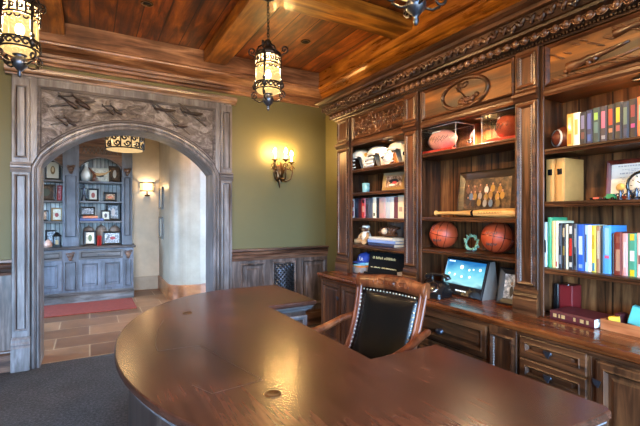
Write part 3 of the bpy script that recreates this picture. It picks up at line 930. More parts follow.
# drawers
t = carcass('base_cabinet', 1.046, 1.43, 'base cabinet with stacked drawers and pewter knobs below the maroon album')
for z0, z1 in ((0.62, 0.735), (0.49, 0.61), (0.33, 0.48), (0.13, 0.32)):
    d = front(t, 'drawer', 1.06, 1.415, z0, z1, M['book_y'])
    knob(d, 1.245, (z0 + z1) / 2)
def base_pilaster(y0, y1, label):
    t = thing('base_pilaster', label, 'pilaster', (XC, (y0 + y1) / 2, 0), 'fluted base pilasters under the worktop')
    MB().box(XC - 0.02, XR - 0.004, y0 + 0.001, y1 - 0.001, 0, ZK - 0.001, 0.003).build('shaft', M['book_z'], t)
    mb = MB().panel((XC - 0.02, y1 - 0.012, 0.14), -Y_, Z_, -X_, y1 - y0 - 0.024, 0.57, [(0, 0), (0, 0.01), (0.01, 0.015), (0.022, 0.006), (0.028, -0.004)], False)
    mb.build('panel_moulding', M['carved'], t)
    for y in (y0 + 0.034, y1 - 0.034):
        bead_strip(XC - 0.021, y, 0.16, 0.70, t)
base_pilaster(1.431, 1.615, 'beaded base pilaster between the wide drawer and the stacked drawers')
t = carcass('base_cabinet', 1.616, 2.30, 'base cabinet with one wide drawer under the lit touch screen')
d = front(t, 'drawer', 1.635, 2.285, 0.53, 0.73, M['book_y'])
mb = MB()
mb.lathe([(0.0001, 0), (0.02, 0.0), (0.02, -0.008), (0.006, -0.01), (0.006, -0.018)], (XC - 0.016, 2.0, 0.61), 10, 'X')
mb.ball((XC - 0.04, 2.0, 0.61), (0.014, 0.032, 0.02), 10, 7)
mb.build('knob', M['pewter'], d)
front(t, 'door', 1.635, 1.955, 0.13, 0.515, M['book_z'])
front(t, 'door', 1.965, 2.285, 0.13, 0.515, M['book_z'])
base_pilaster(2.301, 2.485, 'beaded base pilaster behind the carved desk chair')
t = carcass('base_cabinet', 2.486, 3.68, 'base cabinet with dark panelled doors at the far end, behind the chair')
for a, b_ in ((2.51, 2.89), (2.90, 3.28), (3.29, 3.66)):
    d = front(t, 'door', a, b_, 0.13, 0.73, M['book_z'])
    knob(d, b_ - 0.03 if a < 2.8 else a + 0.03, 0.6)

# ------------------------------------------------------------------ desk
DT = 0.76
half = [(1.1 + 1.0 * math.cos(PI / 2 + PI * i / 44), 2.085 + 1.39 * math.sin(PI / 2 + PI * i / 44)) for i in range(45)]
OUT = [(1.51, 3.475)] + half + [(1.52, 0.685), (1.545, 0.71), (1.525, 1.478), (1.115, 1.478), (1.115, 2.69), (1.51, 2.69)]
def off_poly(pl, d):
    pl = [Vector(p) for p in pl]; n = len(pl); out = []
    for i in range(n):
        e1 = (pl[i] - pl[i - 1]).normalized(); e2 = (pl[(i + 1) % n] - pl[i]).normalized()
        n1 = Vector((-e1.y, e1.x)); n2 = Vector((-e2.y, e2.x))
        m_ = n1 + n2
        m_ = m_ * (2 / max(m_.length_squared, 0.5)) / 1.0 * 0.5 * 1.0 if False else m_ / max(m_.length_squared / 2, 0.3)
        out.append(pl[i] + m_ * d)
    return out
D = thing('desk', 'large C-shaped polished walnut desk with a rounded front, in the middle of the room', 'desk', (0.9, 2.085, 0))
lev = [(0.006, DT), (0.001, DT - 0.004), (0.0, DT - 0.012), (0.0, DT - 0.026), (0.008, DT - 0.032), (0.01, DT - 0.038)]
mb = MB()
mb.loops([[(p.x, p.y, z) for p in off_poly(OUT, d)] for d, z in lev], True, True, True)
mb.build('desk_top', M['desk'], D)
lev = [(0.012, DT - 0.038), (0.012, DT - 0.046), (0.024, DT - 0.052), (0.03, DT - 0.066), (0.05, DT - 0.074), (0.055, DT - 0.082), (0.06, DT - 0.085)]
mb = MB()
mb.loops([[(p.x, p.y, z) for p in off_poly(OUT, d)] for d, z in lev], True, True, True)
mb.build('edge_moulding', M['portal_x'], D, label='greyish stepped moulding under the desk top')
lev = [(0.062, DT - 0.086), (0.062, 0.16), (0.045, 0.15), (0.04, 0.0)]
mb = MB()
mb.loops([[(p.x, p.y, z) for p in off_poly(OUT, d)] for d, z in lev], True, True, True)
mb.build('desk_body', M['desk_dark'], D)
for o_, u_, n_, w_ in (((1.175, 2.752, 0.18), X_, -Y_, 0.28), ((1.175, 1.416, 0.18), X_, Y_, 0.28), ((1.448, 2.80, 0.18), Y_, X_, 0.58), ((1.453, 0.84, 0.18), Y_, X_, 0.56)):
    MB().panel(o_, u_, Z_, n_, w_, 0.46, RAISED).build('end_panel', M['daylit_grey'], D, label='grey raised panel on the desk end')
for x, y in ((0.565, 2.765), (0.583, 1.365)):
    mb = MB().lathe([(0.0001, DT + 0.0015), (0.02, DT + 0.0015), (0.022, DT + 0.004), (0.031, DT + 0.003), (0.032, DT - 0.001)], (x, y, 0), 20)
    mb.build('grommet', M['bronze'], D, label='round bronze cable grommet')
mb = MB()
for pl in ([(0.285, 2.068), (0.287, 2.16), (0.303, 2.273), (0.34, 2.47), (0.396, 2.644)], [(0.285, 2.068), (0.479, 2.054)], [(0.479, 2.054), (0.543, 1.741), (0.596, 1.501), (0.39, 1.478), (0.342, 1.592)]):
    for (xa, ya), (xb, yb) in zip(pl, pl[1:]):
        d_ = Vector((xb - xa, yb - ya)); n_ = Vector((-d_.y, d_.x)).normalized() * 0.0016
        mb.poly([(xa + n_.x, ya + n_.y, DT + 0.0001), (xb + n_.x, yb + n_.y, DT + 0.0001), (xb - n_.x, yb - n_.y, DT + 0.0001), (xa - n_.x, ya - n_.y, DT + 0.0001)], (0, 0, 0.0006))
mb.build('veneer_seam', M['glaze'], D, label='thin dark veneer seams in the desk top')

# ------------------------------------------------------------------ desk chair (local: seat faces +x)
def mk_chair():
    t = thing('desk_chair', 'carved mahogany desk chair with black leather back and nailhead trim', 'chair', (0, 0, 0))
    def bk(y, s):      # point on the back: s = 0 at seat .. 1 at the crest
        x = 0.19 - 0.20 * s - 0.03 * math.sin(s * PI)
        return Vector((x - 0.16 * (y / 0.29) ** 2 * 0 + 0.035 * (abs(y) / 0.26) ** 2, y, 0.46 + 0.49 * s))
    # leather back pad
    mb = MB(); n, m_ = 10, 10
    fr, bkv = [], []
    for j in range(m_ + 1):
        s = j / m_; row = []; rb = []
        w = 0.205 + 0.02 * s
        for i in range(n + 1):
            y = -w + 2 * w * i / n
            p = bk(y, s * 0.97)
            puff = 0.03 * (1 - (2 * i / n - 1) ** 4) * (1 - (2 * s - 1) ** 6)
            row.append(p + Vector((0.02 + puff, 0, 0)))
            rb.append(p - Vector((0.012, 0, 0)))
        fr.append(row); bkv.append(rb)
    rings = [a_ + list(reversed(b_)) for a_, b_ in zip(fr, bkv)]
    mb.loops(rings, True, True, True, True)
    mb.build('back_pad', M['leather'], t)
    # wooden side rails and crest
    for sy in (-1, 1):
        mb = MB(); pts = []
        for j in range(13):
            s = -0.35 + 1.42 * j / 12
            w = 0.23 + 0.024 * max(0, s)
            p = bk(sy * w, s)
            pts.append(p)
        for oy, ox, r in ((0.0, 0.004, 0.019), (0.016, 0.012, 0.012), (-0.014, 0.016, 0.010)):
            mb.tube([p + Vector((ox, sy * oy, 0)) for p in pts], r, 8)
        mb.build('back_rail', M['chairwood'], t)
    mb = MB(); rings = []
    for i in range(17):
        y = -0.275 + 0.55 * i / 16
        q = y / 0.275
        top = 1.018 + 0.01 * math.cos(q * PI) + (0.012 if abs(q) > 0.9 else 0)
        bot = 0.925 + 0.012 * (1 - q * q)
        a_ = bk(y, 1.0)
        x0 = a_.x
        rings.append([(x0 + 0.026, y, bot), (x0 + 0.032, y, (top + bot) / 2), (x0 + 0.016, y, top - 0.012), (x0 - 0.004, y, top), (x0 - 0.03, y, top - 0.014), (x0 - 0.026, y, bot)])
    mb.loops(rings, True, True, True, True)
    cr = mb.build('crest_rail', M['chairwood'], t)
    mb = MB()
    for sy in (-1, 1):
        for k in range(3):
            pts = []
            for i in range(13):
                a = PI * 1.6 * i / 12
                r = 0.03 - 0.0018 * i
                yy = sy * (0.03 + 0.05 * k) + sy * r * math.cos(a + k)
                zz = 0.975 + (0.7 * r) * math.sin(a + k)
                x0 = bk(yy, 1.0).x
                pts.append((x0 + 0.031, yy, zz))
            mb.tube(pts, 0.0045, 5)
    mb.ball((bk(0, 1.0).x + 0.03, 0, 0.977), (0.01, 0.03, 0.022), 10, 7)
    mb.build('crest_carving', M['chairwood'], cr)
    mb = MB()
    for i in range(17):
        y = -0.205 + 0.41 * i / 16
        p = bk(y, 0.94); mb.ball(p + Vector((0.034, 0, 0)), 0.006, 7, 5)
    mb.build('nailhead_trim', M['brass'], t)
    for sy in (-1, 1):
        mb = MB()
        for j in range(18):
            s = 0.02 + 0.9 * j / 18
            p = bk(sy * (0.2 + 0.02 * s), s); mb.ball(p + Vector((0.034, 0, 0)), 0.006, 7, 5)
        mb.build('nailhead_trim', M['brass'], t)
    # seat
    mb = MB()
    sl = [(0.14, -0.23), (0.50, -0.26), (0.525, -0.2), (0.53, 0.0), (0.525, 0.2), (0.50, 0.26), (0.14, 0.23)]
    mb.loops([[(0.33 + (x - 0.33) * k, y * k, z) for x, y in sl] for k, z in ((0.97, 0.425), (1.0, 0.44), (1.0, 0.47), (0.95, 0.492), (0.8, 0.502))], True, True, True, True)
    mb.build('seat', M['leather'], t)
    mb = MB()
    mb.loops([[(0.33 + (x - 0.33) * k, y * k, z) for x, y in sl] for k, z in ((0.98, 0.36), (1.03, 0.37), (1.03, 0.425), (0.98, 0.43))], True, True, True)
    mb.build('seat_frame', M['chairwood'], t)
    # arms
    for sy in (-1, 1):
        mb = MB()
        pts = [(-0.0, sy * 0.265, 0.725), (0.05, sy * 0.29, 0.735), (0.16, sy * 0.305, 0.722), (0.28, sy * 0.315, 0.69), (0.38, sy * 0.32, 0.672), (0.46, sy * 0.322, 0.675), (0.51, sy * 0.32, 0.66), (0.515, sy * 0.318, 0.63), (0.49, sy * 0.316, 0.618)]
        mb.tube(pts, [0.016, 0.02, 0.022, 0.024, 0.026, 0.028, 0.026, 0.022, 0.014], 9)
        mb.tube([(0.42, sy * 0.318, 0.66), (0.36, sy * 0.31, 0.58), (0.40, sy * 0.29, 0.48), (0.42, sy * 0.275, 0.41)], [0.018, 0.016, 0.019, 0.022], 8)
        mb.build('armrest', M['chairwood'], t)
    mb = MB().cyl((0.36, 0, 0), 0.03, 0.10, 0.37)
    mb.build('column', M['iron'], t)
    for k in range(5):
        a = 2 * PI * k / 5 + 0.3
        d = Vector((math.cos(a), math.sin(a), 0)); c0 = Vector((0.36, 0, 0))
        mb = MB().tube([c0 + Z_ * 0.13, c0 + d * 0.12 + Z_ * 0.12, c0 + d * 0.215 + Z_ * 0.085], [0.03, 0.024, 0.018], 8)
        lg = mb.build('leg', M['chairwood'], t)
        MB().lathe([(0.0001, -0.014), (0.03, -0.014), (0.033, 0), (0.03, 0.014), (0.0001, 0.014)], c0 + d * 0.215 + Z_ * 0.033, 12, 'Y').build('caster', M['black'], lg)
    return t
ch = mk_chair()
ch.location = (1.685, 2.0, 0)
ch.rotation_euler = (0, 0, PI + R(11))

# ------------------------------------------------------------------ lanterns
def spiral(c, r, turns, a0, d, u, w, n=18, shrink=0.8):
    """flat spiral in the plane u, w about c"""
    c, u, w = Vector(c), Vector(u), Vector(w); pts = []
    for i in range(n + 1):
        t = i / n; a = a0 + d * turns * 2 * PI * t; rr_ = r * (1 - shrink * t)
        pts.append(c + u * rr_ * math.cos(a) + w * rr_ * math.sin(a))
    return pts
def mk_lantern(label):
    t = thing('hanging_lantern', label, 'lantern', (0, 0, 0), 'iron lanterns hanging from the ceiling beams')
    rg = 0.09
    mb = MB().lathe([(0.0001, 0.0), (0.008, 0.004), (0.012, 0.02), (0.007, 0.034), (0.014, 0.04), (0.022, 0.05), (0.037, 0.064), (0.042, 0.086), (0.036, 0.106), (0.022, 0.118), (0.034, 0.124), (0.038, 0.132), (0.0001, 0.136)], n=18)
    mb.build('finial', M['pewter'], t, label='grey metal ball finial')
    mb = MB().lathe([(0.03, 0.126), (0.055, 0.128), (0.078, 0.138), (rg, 0.158), (rg, 0.19), (rg, 0.34), (rg, 0.40)], n=28)
    mb.build('glass', M['amber'], t, label='lit amber seeded glass')
    mb = MB()
    for z0, z1 in ((0.150, 0.158), (0.200, 0.208), (0.335, 0.343), (0.398, 0.41)):
        mb.lathe([(rg + 0.001, z0), (rg + 0.010, z0), (rg + 0.010, z1), (rg + 0.001, z1), (rg + 0.001, z0)], n=28)
    for k in range(16):
        a = 2 * PI * k / 16
        e = Vector((math.cos(a), math.sin(a), 0)); q = Vector((-math.sin(a), math.cos(a), 0))
        mb.tube(spiral(e * (rg + 0.006) + Z_ * 0.179, 0.02, 1.0, 0, 1, q, Z_, 10, 0.6), 0.0065, 5)
        mb.tube([e * (rg + 0.006) + Z_ * 0.343, e * (rg + 0.006) + Z_ * 0.40], 0.0055, 5)
        mb.tube(spiral(e * (rg + 0.006) + Z_ * 0.37 + q * 0.012, 0.012, 1.0, 0, 1, q, Z_, 8, 0.3), 0.006, 5)
        mb.tube(spiral(e * (rg + 0.006) + Z_ * 0.322, 0.014, 0.5, PI, 1, q, Z_, 8, 0.1), 0.005, 5)
    mb.build('band', M['iron'], t)
    mb = MB()
    for k in range(4):
        a = 2 * PI * k / 4 + 0.7
        e = Vector((math.cos(a), math.sin(a), 0))
        mb.tube([e * (rg + 0.008) + Z_ * z for z in (0.15, 0.28, 0.41)], 0.007, 6)
        mb.ball(e * (rg + 0.016) + Z_ * 0.185, (0.018, 0.018, 0.026), 8, 6)
        mb.ball(e * (rg + 0.014) + Z_ * 0.222, (0.012, 0.012, 0.016), 8, 6)
        mb.tube(spiral(e * 0.105 + Z_ * 0.115, 0.03, 1.25, PI / 2, -1, e, Z_), 0.006, 6)
        mb.tube([e * 0.03 + Z_ * 0.075, e * 0.07 + Z_ * 0.07, e * 0.105 + Z_ * 0.086], 0.006, 6)
        mb.tube(spiral(e * 0.125 + Z_ * 0.455, 0.03, 1.3, -PI / 2, 1, e, Z_), 0.006, 6)
        mb.tube([e * 0.1 + Z_ * 0.41, e * 0.125 + Z_ * 0.425], 0.006, 6)
    mb.build('scroll_bracket', M['iron'], t)
    mb = MB().lathe([(rg + 0.004, 0.41), (0.10, 0.425), (0.085, 0.44), (0.05, 0.455), (0.03, 0.475), (0.022, 0.50), (0.026, 0.51), (0.012, 0.525), (0.0001, 0.53)], n=20)
    for k in range(4):
        a = 2 * PI * k / 4
        e = Vector((math.cos(a), math.sin(a), 0))
        mb.tube([e * 0.1 + Z_ * 0.42, e * 0.085 + Z_ * 0.46, e * 0.04 + Z_ * 0.49, e * 0.015 + Z_ * 0.53], 0.006, 6)
    mb.build('crown', M['iron'], t)
    mb = MB()
    z = 0.53; k = 0
    while z < 0.83:
        e = X_ if k % 2 else Y_
        pts = [e * 0.010 * math.cos(a) + Z_ * (z + 0.015 + 0.017 * math.sin(a)) for a in [2 * PI * i / 10 for i in range(10)]]
        mb.tube(pts, 0.003, 5, True)
        z += 0.026; k += 1
    mb.build('chain', M['iron'], t)
    MB().lathe([(0.0001, 0.825), (0.02, 0.828), (0.035, 0.843), (0.055, 0.85), (0.058, 0.859), (0.0001, 0.859)], n=18).build('canopy', M['iron'], t)
    b_ = MB().ball((0, 0, 0.27), (0.024, 0.024, 0.034), 10, 7).build('bulb', M['bulb'], t)
    return t
LZ = 2.196
def lamp(name, loc, power, col=(1, 0.70, 0.38), r=0.03):
    ld = bpy.data.lights.new(name, 'POINT'); ld.energy = power; ld.color = col; ld.shadow_soft_size = r
    o = bpy.data.objects.new(name, ld); COL.objects.link(o); o.location = loc
    return o
LP = 230
lan = mk_lantern('lit iron lantern hanging in front of the carved aeroplanes, at the edge of the archway')
lan.location = (-0.345, 2.83, LZ)
dup(lan, (1.165, 2.82, LZ), 0.2, 'lit iron lantern on a chain above the desk, beside the candle sconce')
dup(lan, (1.165, 1.24, LZ), 0.5, 'iron lantern nearest the bookcase, only its grey finial hanging into view')
dup(lan, (-0.345, 1.24, LZ), 0.9, 'iron lantern above the near end of the desk, beyond the picture edge')
for i, (x, y) in enumerate(((-0.345, 2.83), (1.165, 2.82), (1.165, 1.24), (-0.345, 1.24))):
    lamp('lantern_bulb_light', (x, y, LZ + 0.32), LP)

# recessed ceiling spots, unlit
for x, lb in ((0.415, 'small dark recessed spotlight in the planks left of the hanging lantern'), (1.905, 'small dark recessed spotlight in the planks near the bookcase corner')):
    t = thing('recessed_spotlight', lb, 'ceiling light', (x, 3.62, ZC), 'recessed spotlights in the ceiling')
    MB().lathe([(0.034, -0.001), (0.05, -0.001), (0.052, -0.006), (0.034, -0.008), (0.034, -0.001)], (x, 3.62, ZC), 20).build('trim_ring', M['bronze'], t)
    MB().lathe([(0.0001, -0.0035), (0.035, -0.0035), (0.035, -0.002), (0.0001, -0.002)], (x, 3.62, ZC), 20).build('lamp_recess', M['vent'], t)

# ------------------------------------------------------------------ candle sconce
t = thing('wall_sconce', 'bronze wall sconce with three lit candles on the olive green wall', 'wall lamp', (2.05, YW, 1.95))
sx0 = 2.05
mb = MB()
shape = [(0, -0.21), (0.02, -0.14), (0.045, -0.10), (0.05, -0.04), (0.075, -0.01), (0.06, 0.03), (0.045, 0.07), (0.03, 0.10), (0, 0.13)]
out_ = [(sx0 + x, 1.95 + z) for x, z in shape] + [(sx0 - x, 1.95 + z) for x, z in reversed(shape[1:-1])]
mb.loops([[(x, YW - d, z) for x, z in [(sx0 + (x - sx0) * k, 1.95 + (z - 1.95) * k) for x, z in out_]] for k, d in ((1, 0.0), (1, 0.012), (0.8, 0.028), (0.4, 0.034))], True, True, True)
mb.ball((sx0, YW - 0.035, 1.93), (0.028, 0.02, 0.05), 10, 7)
for sx in (-1, 1):
    mb.tube([(sx0 + sx * 0.04, YW - 0.02, 1.96), (sx0 + sx * 0.09, YW - 0.035, 1.985), (sx0 + sx * 0.13, YW - 0.04, 1.97)], [0.014, 0.011, 0.004], 7)
mb.build('backplate', M['bronze'], t)
fl = []
for k, (x, y, z) in enumerate(((sx0 - 0.11, YW - 0.12, 2.075), (sx0, YW - 0.19, 2.075), (sx0 + 0.11, YW - 0.12, 2.055))):
    mb = MB()
    dx = x - sx0
    mb.tube([(sx0 + dx * 0.1, YW - 0.03, 1.87), (sx0 + dx * 0.5, YW - 0.08, 1.82), (sx0 + dx * 0.95, y + 0.01, 1.85), (x + dx * 0.15, y, 1.93), (x, y, z - 0.02)], [0.012, 0.011, 0.010, 0.009, 0.008], 7)
    mb.tube(spiral((x + dx * 0.1, y + 0.012, z - 0.075), 0.038, 1.2, 0, 1, X_, Z_), 0.007, 6)
    ar = mb.build('arm', M['bronze'], t)
    MB().lathe([(0.0001, z - 0.03), (0.012, z - 0.026), (0.016, z - 0.012), (0.045, z - 0.004), (0.05, z + 0.004), (0.02, z + 0.004), (0.0001, z + 0.004)], (x, y, 0), 16).build('drip_pan', M['bronze'], ar)
    MB().cyl((x, y, 0), 0.014, z + 0.003, z + 0.075, 12).build('candle', M['candle'], ar)
    MB().lathe([(0.0001, z + 0.073), (0.010, z + 0.077), (0.018, z + 0.098), (0.014, z + 0.12), (0.006, z + 0.138), (0.0001, z + 0.146)], (x, y, 0), 12).build('flame_bulb', M['flame'], ar)

# ------------------------------------------------------------------ hall beyond the arch
HY = 8.20
struct(MB().box(-2.6, 1.3, HY, HY + 0.1, -0.08, 3.1).build('wall_hall_back', M['plaster']))
struct(MB().box(-2.72, 4.2, YW + WT, 8.3, 3.0, 3.1).build('ceiling_hall', M['plaster']))
struct(MB().box(-2.6, 1.13, HY - 0.02, HY, 0, 0.25, 0.004).build('baseboard_hall_back', M['travertine']))
# pier with a rounded corner
pr = []
xw, yf, rr0 = 1.15, 6.84, 0.30
pr.append((xw, HY))
for i in range(13):
    a = PI + (PI / 2) * i / 12
    pr.append((xw + rr0 + rr0 * math.cos(a), yf + rr0 + rr0 * math.sin(a)))
for i in range(1, 9):
    pr.append((xw + rr0 + 1.3 * i / 8, yf + 0.55 * (1.3 * i / 8) ** 2))
full = pr + [(2.75, HY)]
mb = MB().loops([[(x, y, -0.08) for x, y in full], [(x, y, 3.1) for x, y in full]], True, True, True)
pier = struct(mb.build('wall_hall_right', M['venetian']))
mb = MB()
prof = [(0.0, 0.0), (0.022, 0.0), (0.022, 0.235), (0.014, 0.25), (0.0, 0.25)]
def offpath(pl, d):
    out = []
    for i, p in enumerate(pl):
        a_ = Vector(pl[max(0, i - 1)]); b_ = Vector(pl[min(len(pl) - 1, i + 1)])
        tt = (b_ - a_).normalized()
        out.append((p[0] + tt.y * d, p[1] - tt.x * d))
    return out
pl = pr
mb.loops([[(x, y, z) for x, y in offpath(pl, d)] for d, z in prof], False)
for v in list(mb.bm.verts):
    pass
M['copperbase'] = wood('hall_brown_baseboard', rgb(110, 62, 32), rgb(154, 94, 54), rgb(184, 124, 78), axis='X', rough=0.35, grain=6)
struct(mb.build('baseboard_hall_right', M['copperbase']))
wall_with_window('wall_hall_left', 'X', -2.72, 0.12, YW + WT, 8.3, 5.2, 7.2, 0.5, 2.1, M['plaster'])
lo = window('window_3', 'X', -2.66, 5.2, 7.2, 0.5, 2.1, 3)
lo.location = (-2.7, 6.2, 1.3); lo.rotation_euler = (PI / 2, 0, -PI / 2); lo.data.size, lo.data.size_y = 2.0, 1.6
struct(MB().box(4.0, 4.1, YW, 8.3, -0.08, 3.1).build('wall_hall_far', M['plaster']))

# hall rug
tag(MB().box(-0.95, 0.615, 6.62, 7.45, 0.0, 0.014, 0.004).build('rug', M['rug'], None, (-0.1, 7.0, 0)), 'small brick red rug on the hall tiles before the blue cabinet', 'rug')

# blue cabinet
CB = thing('hall_cabinet', 'distressed blue-grey built-in cabinet with open shelves and panelled doors in the hall', 'cabinet', (-0.2, 7.6, 0))
HX0, HX1 = -1.35, 0.66
YL, YU = 7.56, 7.80
ZCN = 0.885
mb = MB().box(HX0, HX1 - 0.01, YL, HY - 0.002, 0.14, ZCN - 0.035)
mb.mi = 1
for a_, b_ in ((HX0, HX1 - 0.005),):
    mb.mold([(0, 0), (0.04, 0), (0.04, 0.09), (0.03, 0.11), (0.034, 0.125), (0.015, 0.14), (0.015, 0.16), (0, 0.165)], (a_, YL), (b_, YL), (0, -1))
mb.build('lower_carcass', [M['hallcab'], M['hallcab_x']], CB)
mb = MB().mold([(-0.6, ZCN - 0.03), (0.03, ZCN - 0.034), (0.05, ZCN - 0.022), (0.055, ZCN - 0.004), (0.05, ZCN), (-0.6, ZCN)], (HX0, YL), (HX1 + 0.02, YL), (0, -1))
mb.build('cabinet_top', M['hallcab_x'], CB)
PN = [(0, 0), (0.0, 0.012), (0.006, 0.015), (0.05, 0.015), (0.056, 0.008), (0.066, 0.002), (0.076, 0.002), (0.095, 0.010)]
def groove(par, x0, x1, z0, z1, ins, y):
    mb = MB()
    q = [(x0 + ins, z0 + ins), (x1 - ins, z0 + ins), (x1 - ins, z1 - ins), (x0 + ins, z1 - ins)]
    mb.tube([(x, y, z) for x, z in q], 0.006, 4, True)
    mb.build('dark_glaze_line', M['glaze'], par)
HB = [(-1.30, -0.385), (-0.155, 0.485)]              # bays (the first is partly hidden by the jamb)
for a_, b_ in HB:
    md = (a_ + b_) / 2
    for c0, c1 in ((a_, md - 0.003), (md + 0.003, b_)):
        mb = MB().panel((c0, YL - 0.001, 0.20), X_, Z_, -Y_, c1 - c0, 0.46, PN)
        d = mb.build('door', M['hallcab'], CB)
        groove(d, c0, c1, 0.20, 0.66, 0.053, YL - 0.014)
    mb = MB().panel((a_, YL - 0.001, 0.68), X_, Z_, -Y_, b_ - a_, 0.15, [(0, 0), (0, 0.012), (0.006, 0.015), (0.03, 0.015), (0.036, 0.006), (0.05, 0.012)])
    d = mb.build('drawer', M['hallcab_x'], CB)
    groove(d, a_, b_, 0.68, 0.83, 0.033, YL - 0.013)
    mb = MB().tube([(md - 0.05, YL - 0.014, 0.755), (md - 0.03, YL - 0.03, 0.752), (md + 0.03, YL - 0.03, 0.752), (md + 0.05, YL - 0.014, 0.755)], 0.006, 6)
    mb.build('handle', M['pewter'], d)
    mb = MB().box(a_ - 0.01, b_ + 0.01, HY - 0.03, HY - 0.004, ZCN, 2.45)
    mb.build('beadboard_back', M['hallbead'], CB)
    for z in (1.302, 1.64, 1.978):
        MB().box(a_ - 0.012, b_ + 0.012, YU + 0.004, HY - 0.03, z - 0.032, z, 0.004).build('shelf', M['hallcab_x'], CB)
    # arched valance
    mb = MB(); n = 16
    top = 2.62; pl = [(a_, top)]
    for i in range(n + 1):
        q = i / n
        pl.append((a_ + (b_ - a_) * q, 2.18 + 0.2 * math.sin(PI * q) ** 0.7))
    pl.append((b_, top))
    mb.poly([(x, YU + 0.0, z) for x, z in pl], (0, 0.03, 0))
    vl = mb.build('arched_valance', M['hallbrown'], CB, label='brown arched valance with lattice carving')
    mb = MB()
    mb.tube([(x, YU - 0.004, z) for x, z in pl[1:-1]], 0.012, 6)
    x = a_ + 0.07
    while x < b_ - 0.06:
        for s_ in (1, -1):
            mb.tube([(x - 0.03 * s_, YU - 0.003, 2.44), (x + 0.03 * s_, YU - 0.003, 2.56)], 0.006, 5)
        x += 0.06
    mb.build('lattice_carving', M['hallcab_x'], vl)
for a_, b_ in ((-0.385, -0.155), (0.485, HX1 - 0.01), (-1.35, -1.30)):
    mb = MB().box(a_, b_, YU - 0.03, HY - 0.004, ZCN, 2.62, 0.004)
    x0_, x1_ = (a_ + 0.03, b_ - 0.03) if b_ - a_ > 0.12 else (a_ + 0.008, b_ - 0.008)
    mb.panel((x0_, YU - 0.03, 0.98 + 0.06), X_, Z_, -Y_, x1_ - x0_, 1.02, [(0, 0), (0, 0.008), (0.008, 0.012), (0.02, 0.002)])
    mb.panel((x0_, YL - 0.006, 0.2), X_, Z_, -Y_, x1_ - x0_, 0.46, [(0, 0), (0, 0.012), (0.01, 0.016), (0.025, 0.004)])
    p_ = mb.build('upright', M['hallcab'], CB)
    groove(p_, x0_, x1_, 1.04, 2.06, 0.012, YU - 0.04)
    groove(p_, x0_, x1_, 0.2, 0.66, 0.014, YL - 0.02)
    cxx = (a_ + b_) / 2
    if b_ - a_ > 0.12:
        for yy, zz in ((YU - 0.045, 2.17), (YL - 0.018, 0.755)):
            mb = MB()
            mb.ball((cxx, yy, zz), (0.05, 0.03, 0.045), 10, 7)
            mb.ball((cxx, yy, zz - 0.05), (0.03, 0.024, 0.04), 8, 6)
            for sx in (-1, 1):
                mb.tube(spiral((cxx + sx * 0.035, yy - 0.004, zz + 0.03), 0.028, 1.2, 0, sx, X_, Z_, 12), 0.008, 5)
            mb.build('carved_rosette', M['hallbrown'], p_, label='brown carved rosettes')
mb = MB().mold([(0, 2.60), (0.03, 2.60), (0.05, 2.64), (0.09, 2.68), (0.10, 2.72), (0, 2.72)], (HX0, YU), (HX1 + 0.03, YU), (0, -1))
mb.box(HX0, HX1, YU, HY - 0.004, 2.62, 2.72)
mb.build('cabinet_cornice', M['hallbrown'], CB)

# hall drum light
t = thing('drum_chandelier', 'drum ceiling light with dark iron scrollwork over a lit amber diffuser', 'ceiling light', (0.41, 6.0, 2.28))
cx_, cy_ = 0.41, 6.0
MB().lathe([(0.0001, 2.255), (0.12, 2.26), (0.218, 2.275), (0.222, 2.29), (0.222, 2.47)], (cx_, cy_, 0), 32).build('diffuser', M['amber_drum'], t)
mb = MB()
for z0, z1 in ((2.28, 2.296), (2.462, 2.476)):
    mb.lathe([(0.226, z0), (0.236, z0), (0.236, z1), (0.226, z1), (0.226, z0)], (cx_, cy_, 0), 32)
for k in range(12):
    a = 2 * PI * k / 12
    e = Vector((math.cos(a), math.sin(a), 0)); q = Vector((-e.y, e.x, 0)); c0 = Vector((cx_, cy_, 2.378)) + e * 0.231
    mb.tube([c0 + q * 0.058 - Z_ * 0.09, c0 + q * 0.058 + Z_ * 0.09], 0.009, 5)
    mb.tube(spiral(c0 + Z_ * 0.035 - q * 0.018, 0.042, 1.3, 0, 1, q, Z_, 16), 0.011, 5)
    mb.tube(spiral(c0 - Z_ * 0.035 + q * 0.018, 0.042, 1.3, PI, 1, q, Z_, 16), 0.011, 5)
mb.build('scrollwork_band', M['iron'], t)
MB().tube([(cx_, cy_, 2.45), (cx_, cy_, 2.98)], 0.012, 8).lathe([(0.0001, 2.96), (0.06, 2.965), (0.07, 2.99), (0.07, 2.999), (0.0001, 2.999)], (cx_, cy_, 0), 18).build('stem', M['iron'], t)
lamp('drum_bulb_light', (cx_, cy_, 2.37), 50, (1, 0.70, 0.40), 0.05)
# hall half-shade sconce
t = thing('hall_sconce', 'small half-round sconce with bronze bands lit on the cream hall wall', 'wall lamp', (0.937, HY, 1.92))
cx_, cz_ = 0.937, 1.93
MB().lathe([(0.118, cz_ - 0.075), (0.118, cz_ + 0.075)], (cx_, HY - 0.005, 0), 18, 'Z', True, PI, 2 * PI).build('shade', M['amber_shade'], t)
mb = MB()
for z0, z1 in ((cz_ - 0.09, cz_ - 0.07), (cz_ + 0.07, cz_ + 0.09)):
    mb.lathe([(0.112, z0), (0.126, z0), (0.126, z1), (0.112, z1), (0.112, z0)], (cx_, HY - 0.005, 0), 18, 'Z', False, PI, 2 * PI)
for a in (PI + 0.05, PI * 1.5 - 0.9, PI * 1.5 + 0.9, 2 * PI - 0.05):
    e = Vector((cx_ + 0.12 * math.cos(a), HY - 0.005 + 0.12 * math.sin(a), 0))
    mb.tube([e + Z_ * (cz_ - 0.08), e + Z_ * (cz_ + 0.08)], 0.006, 5)
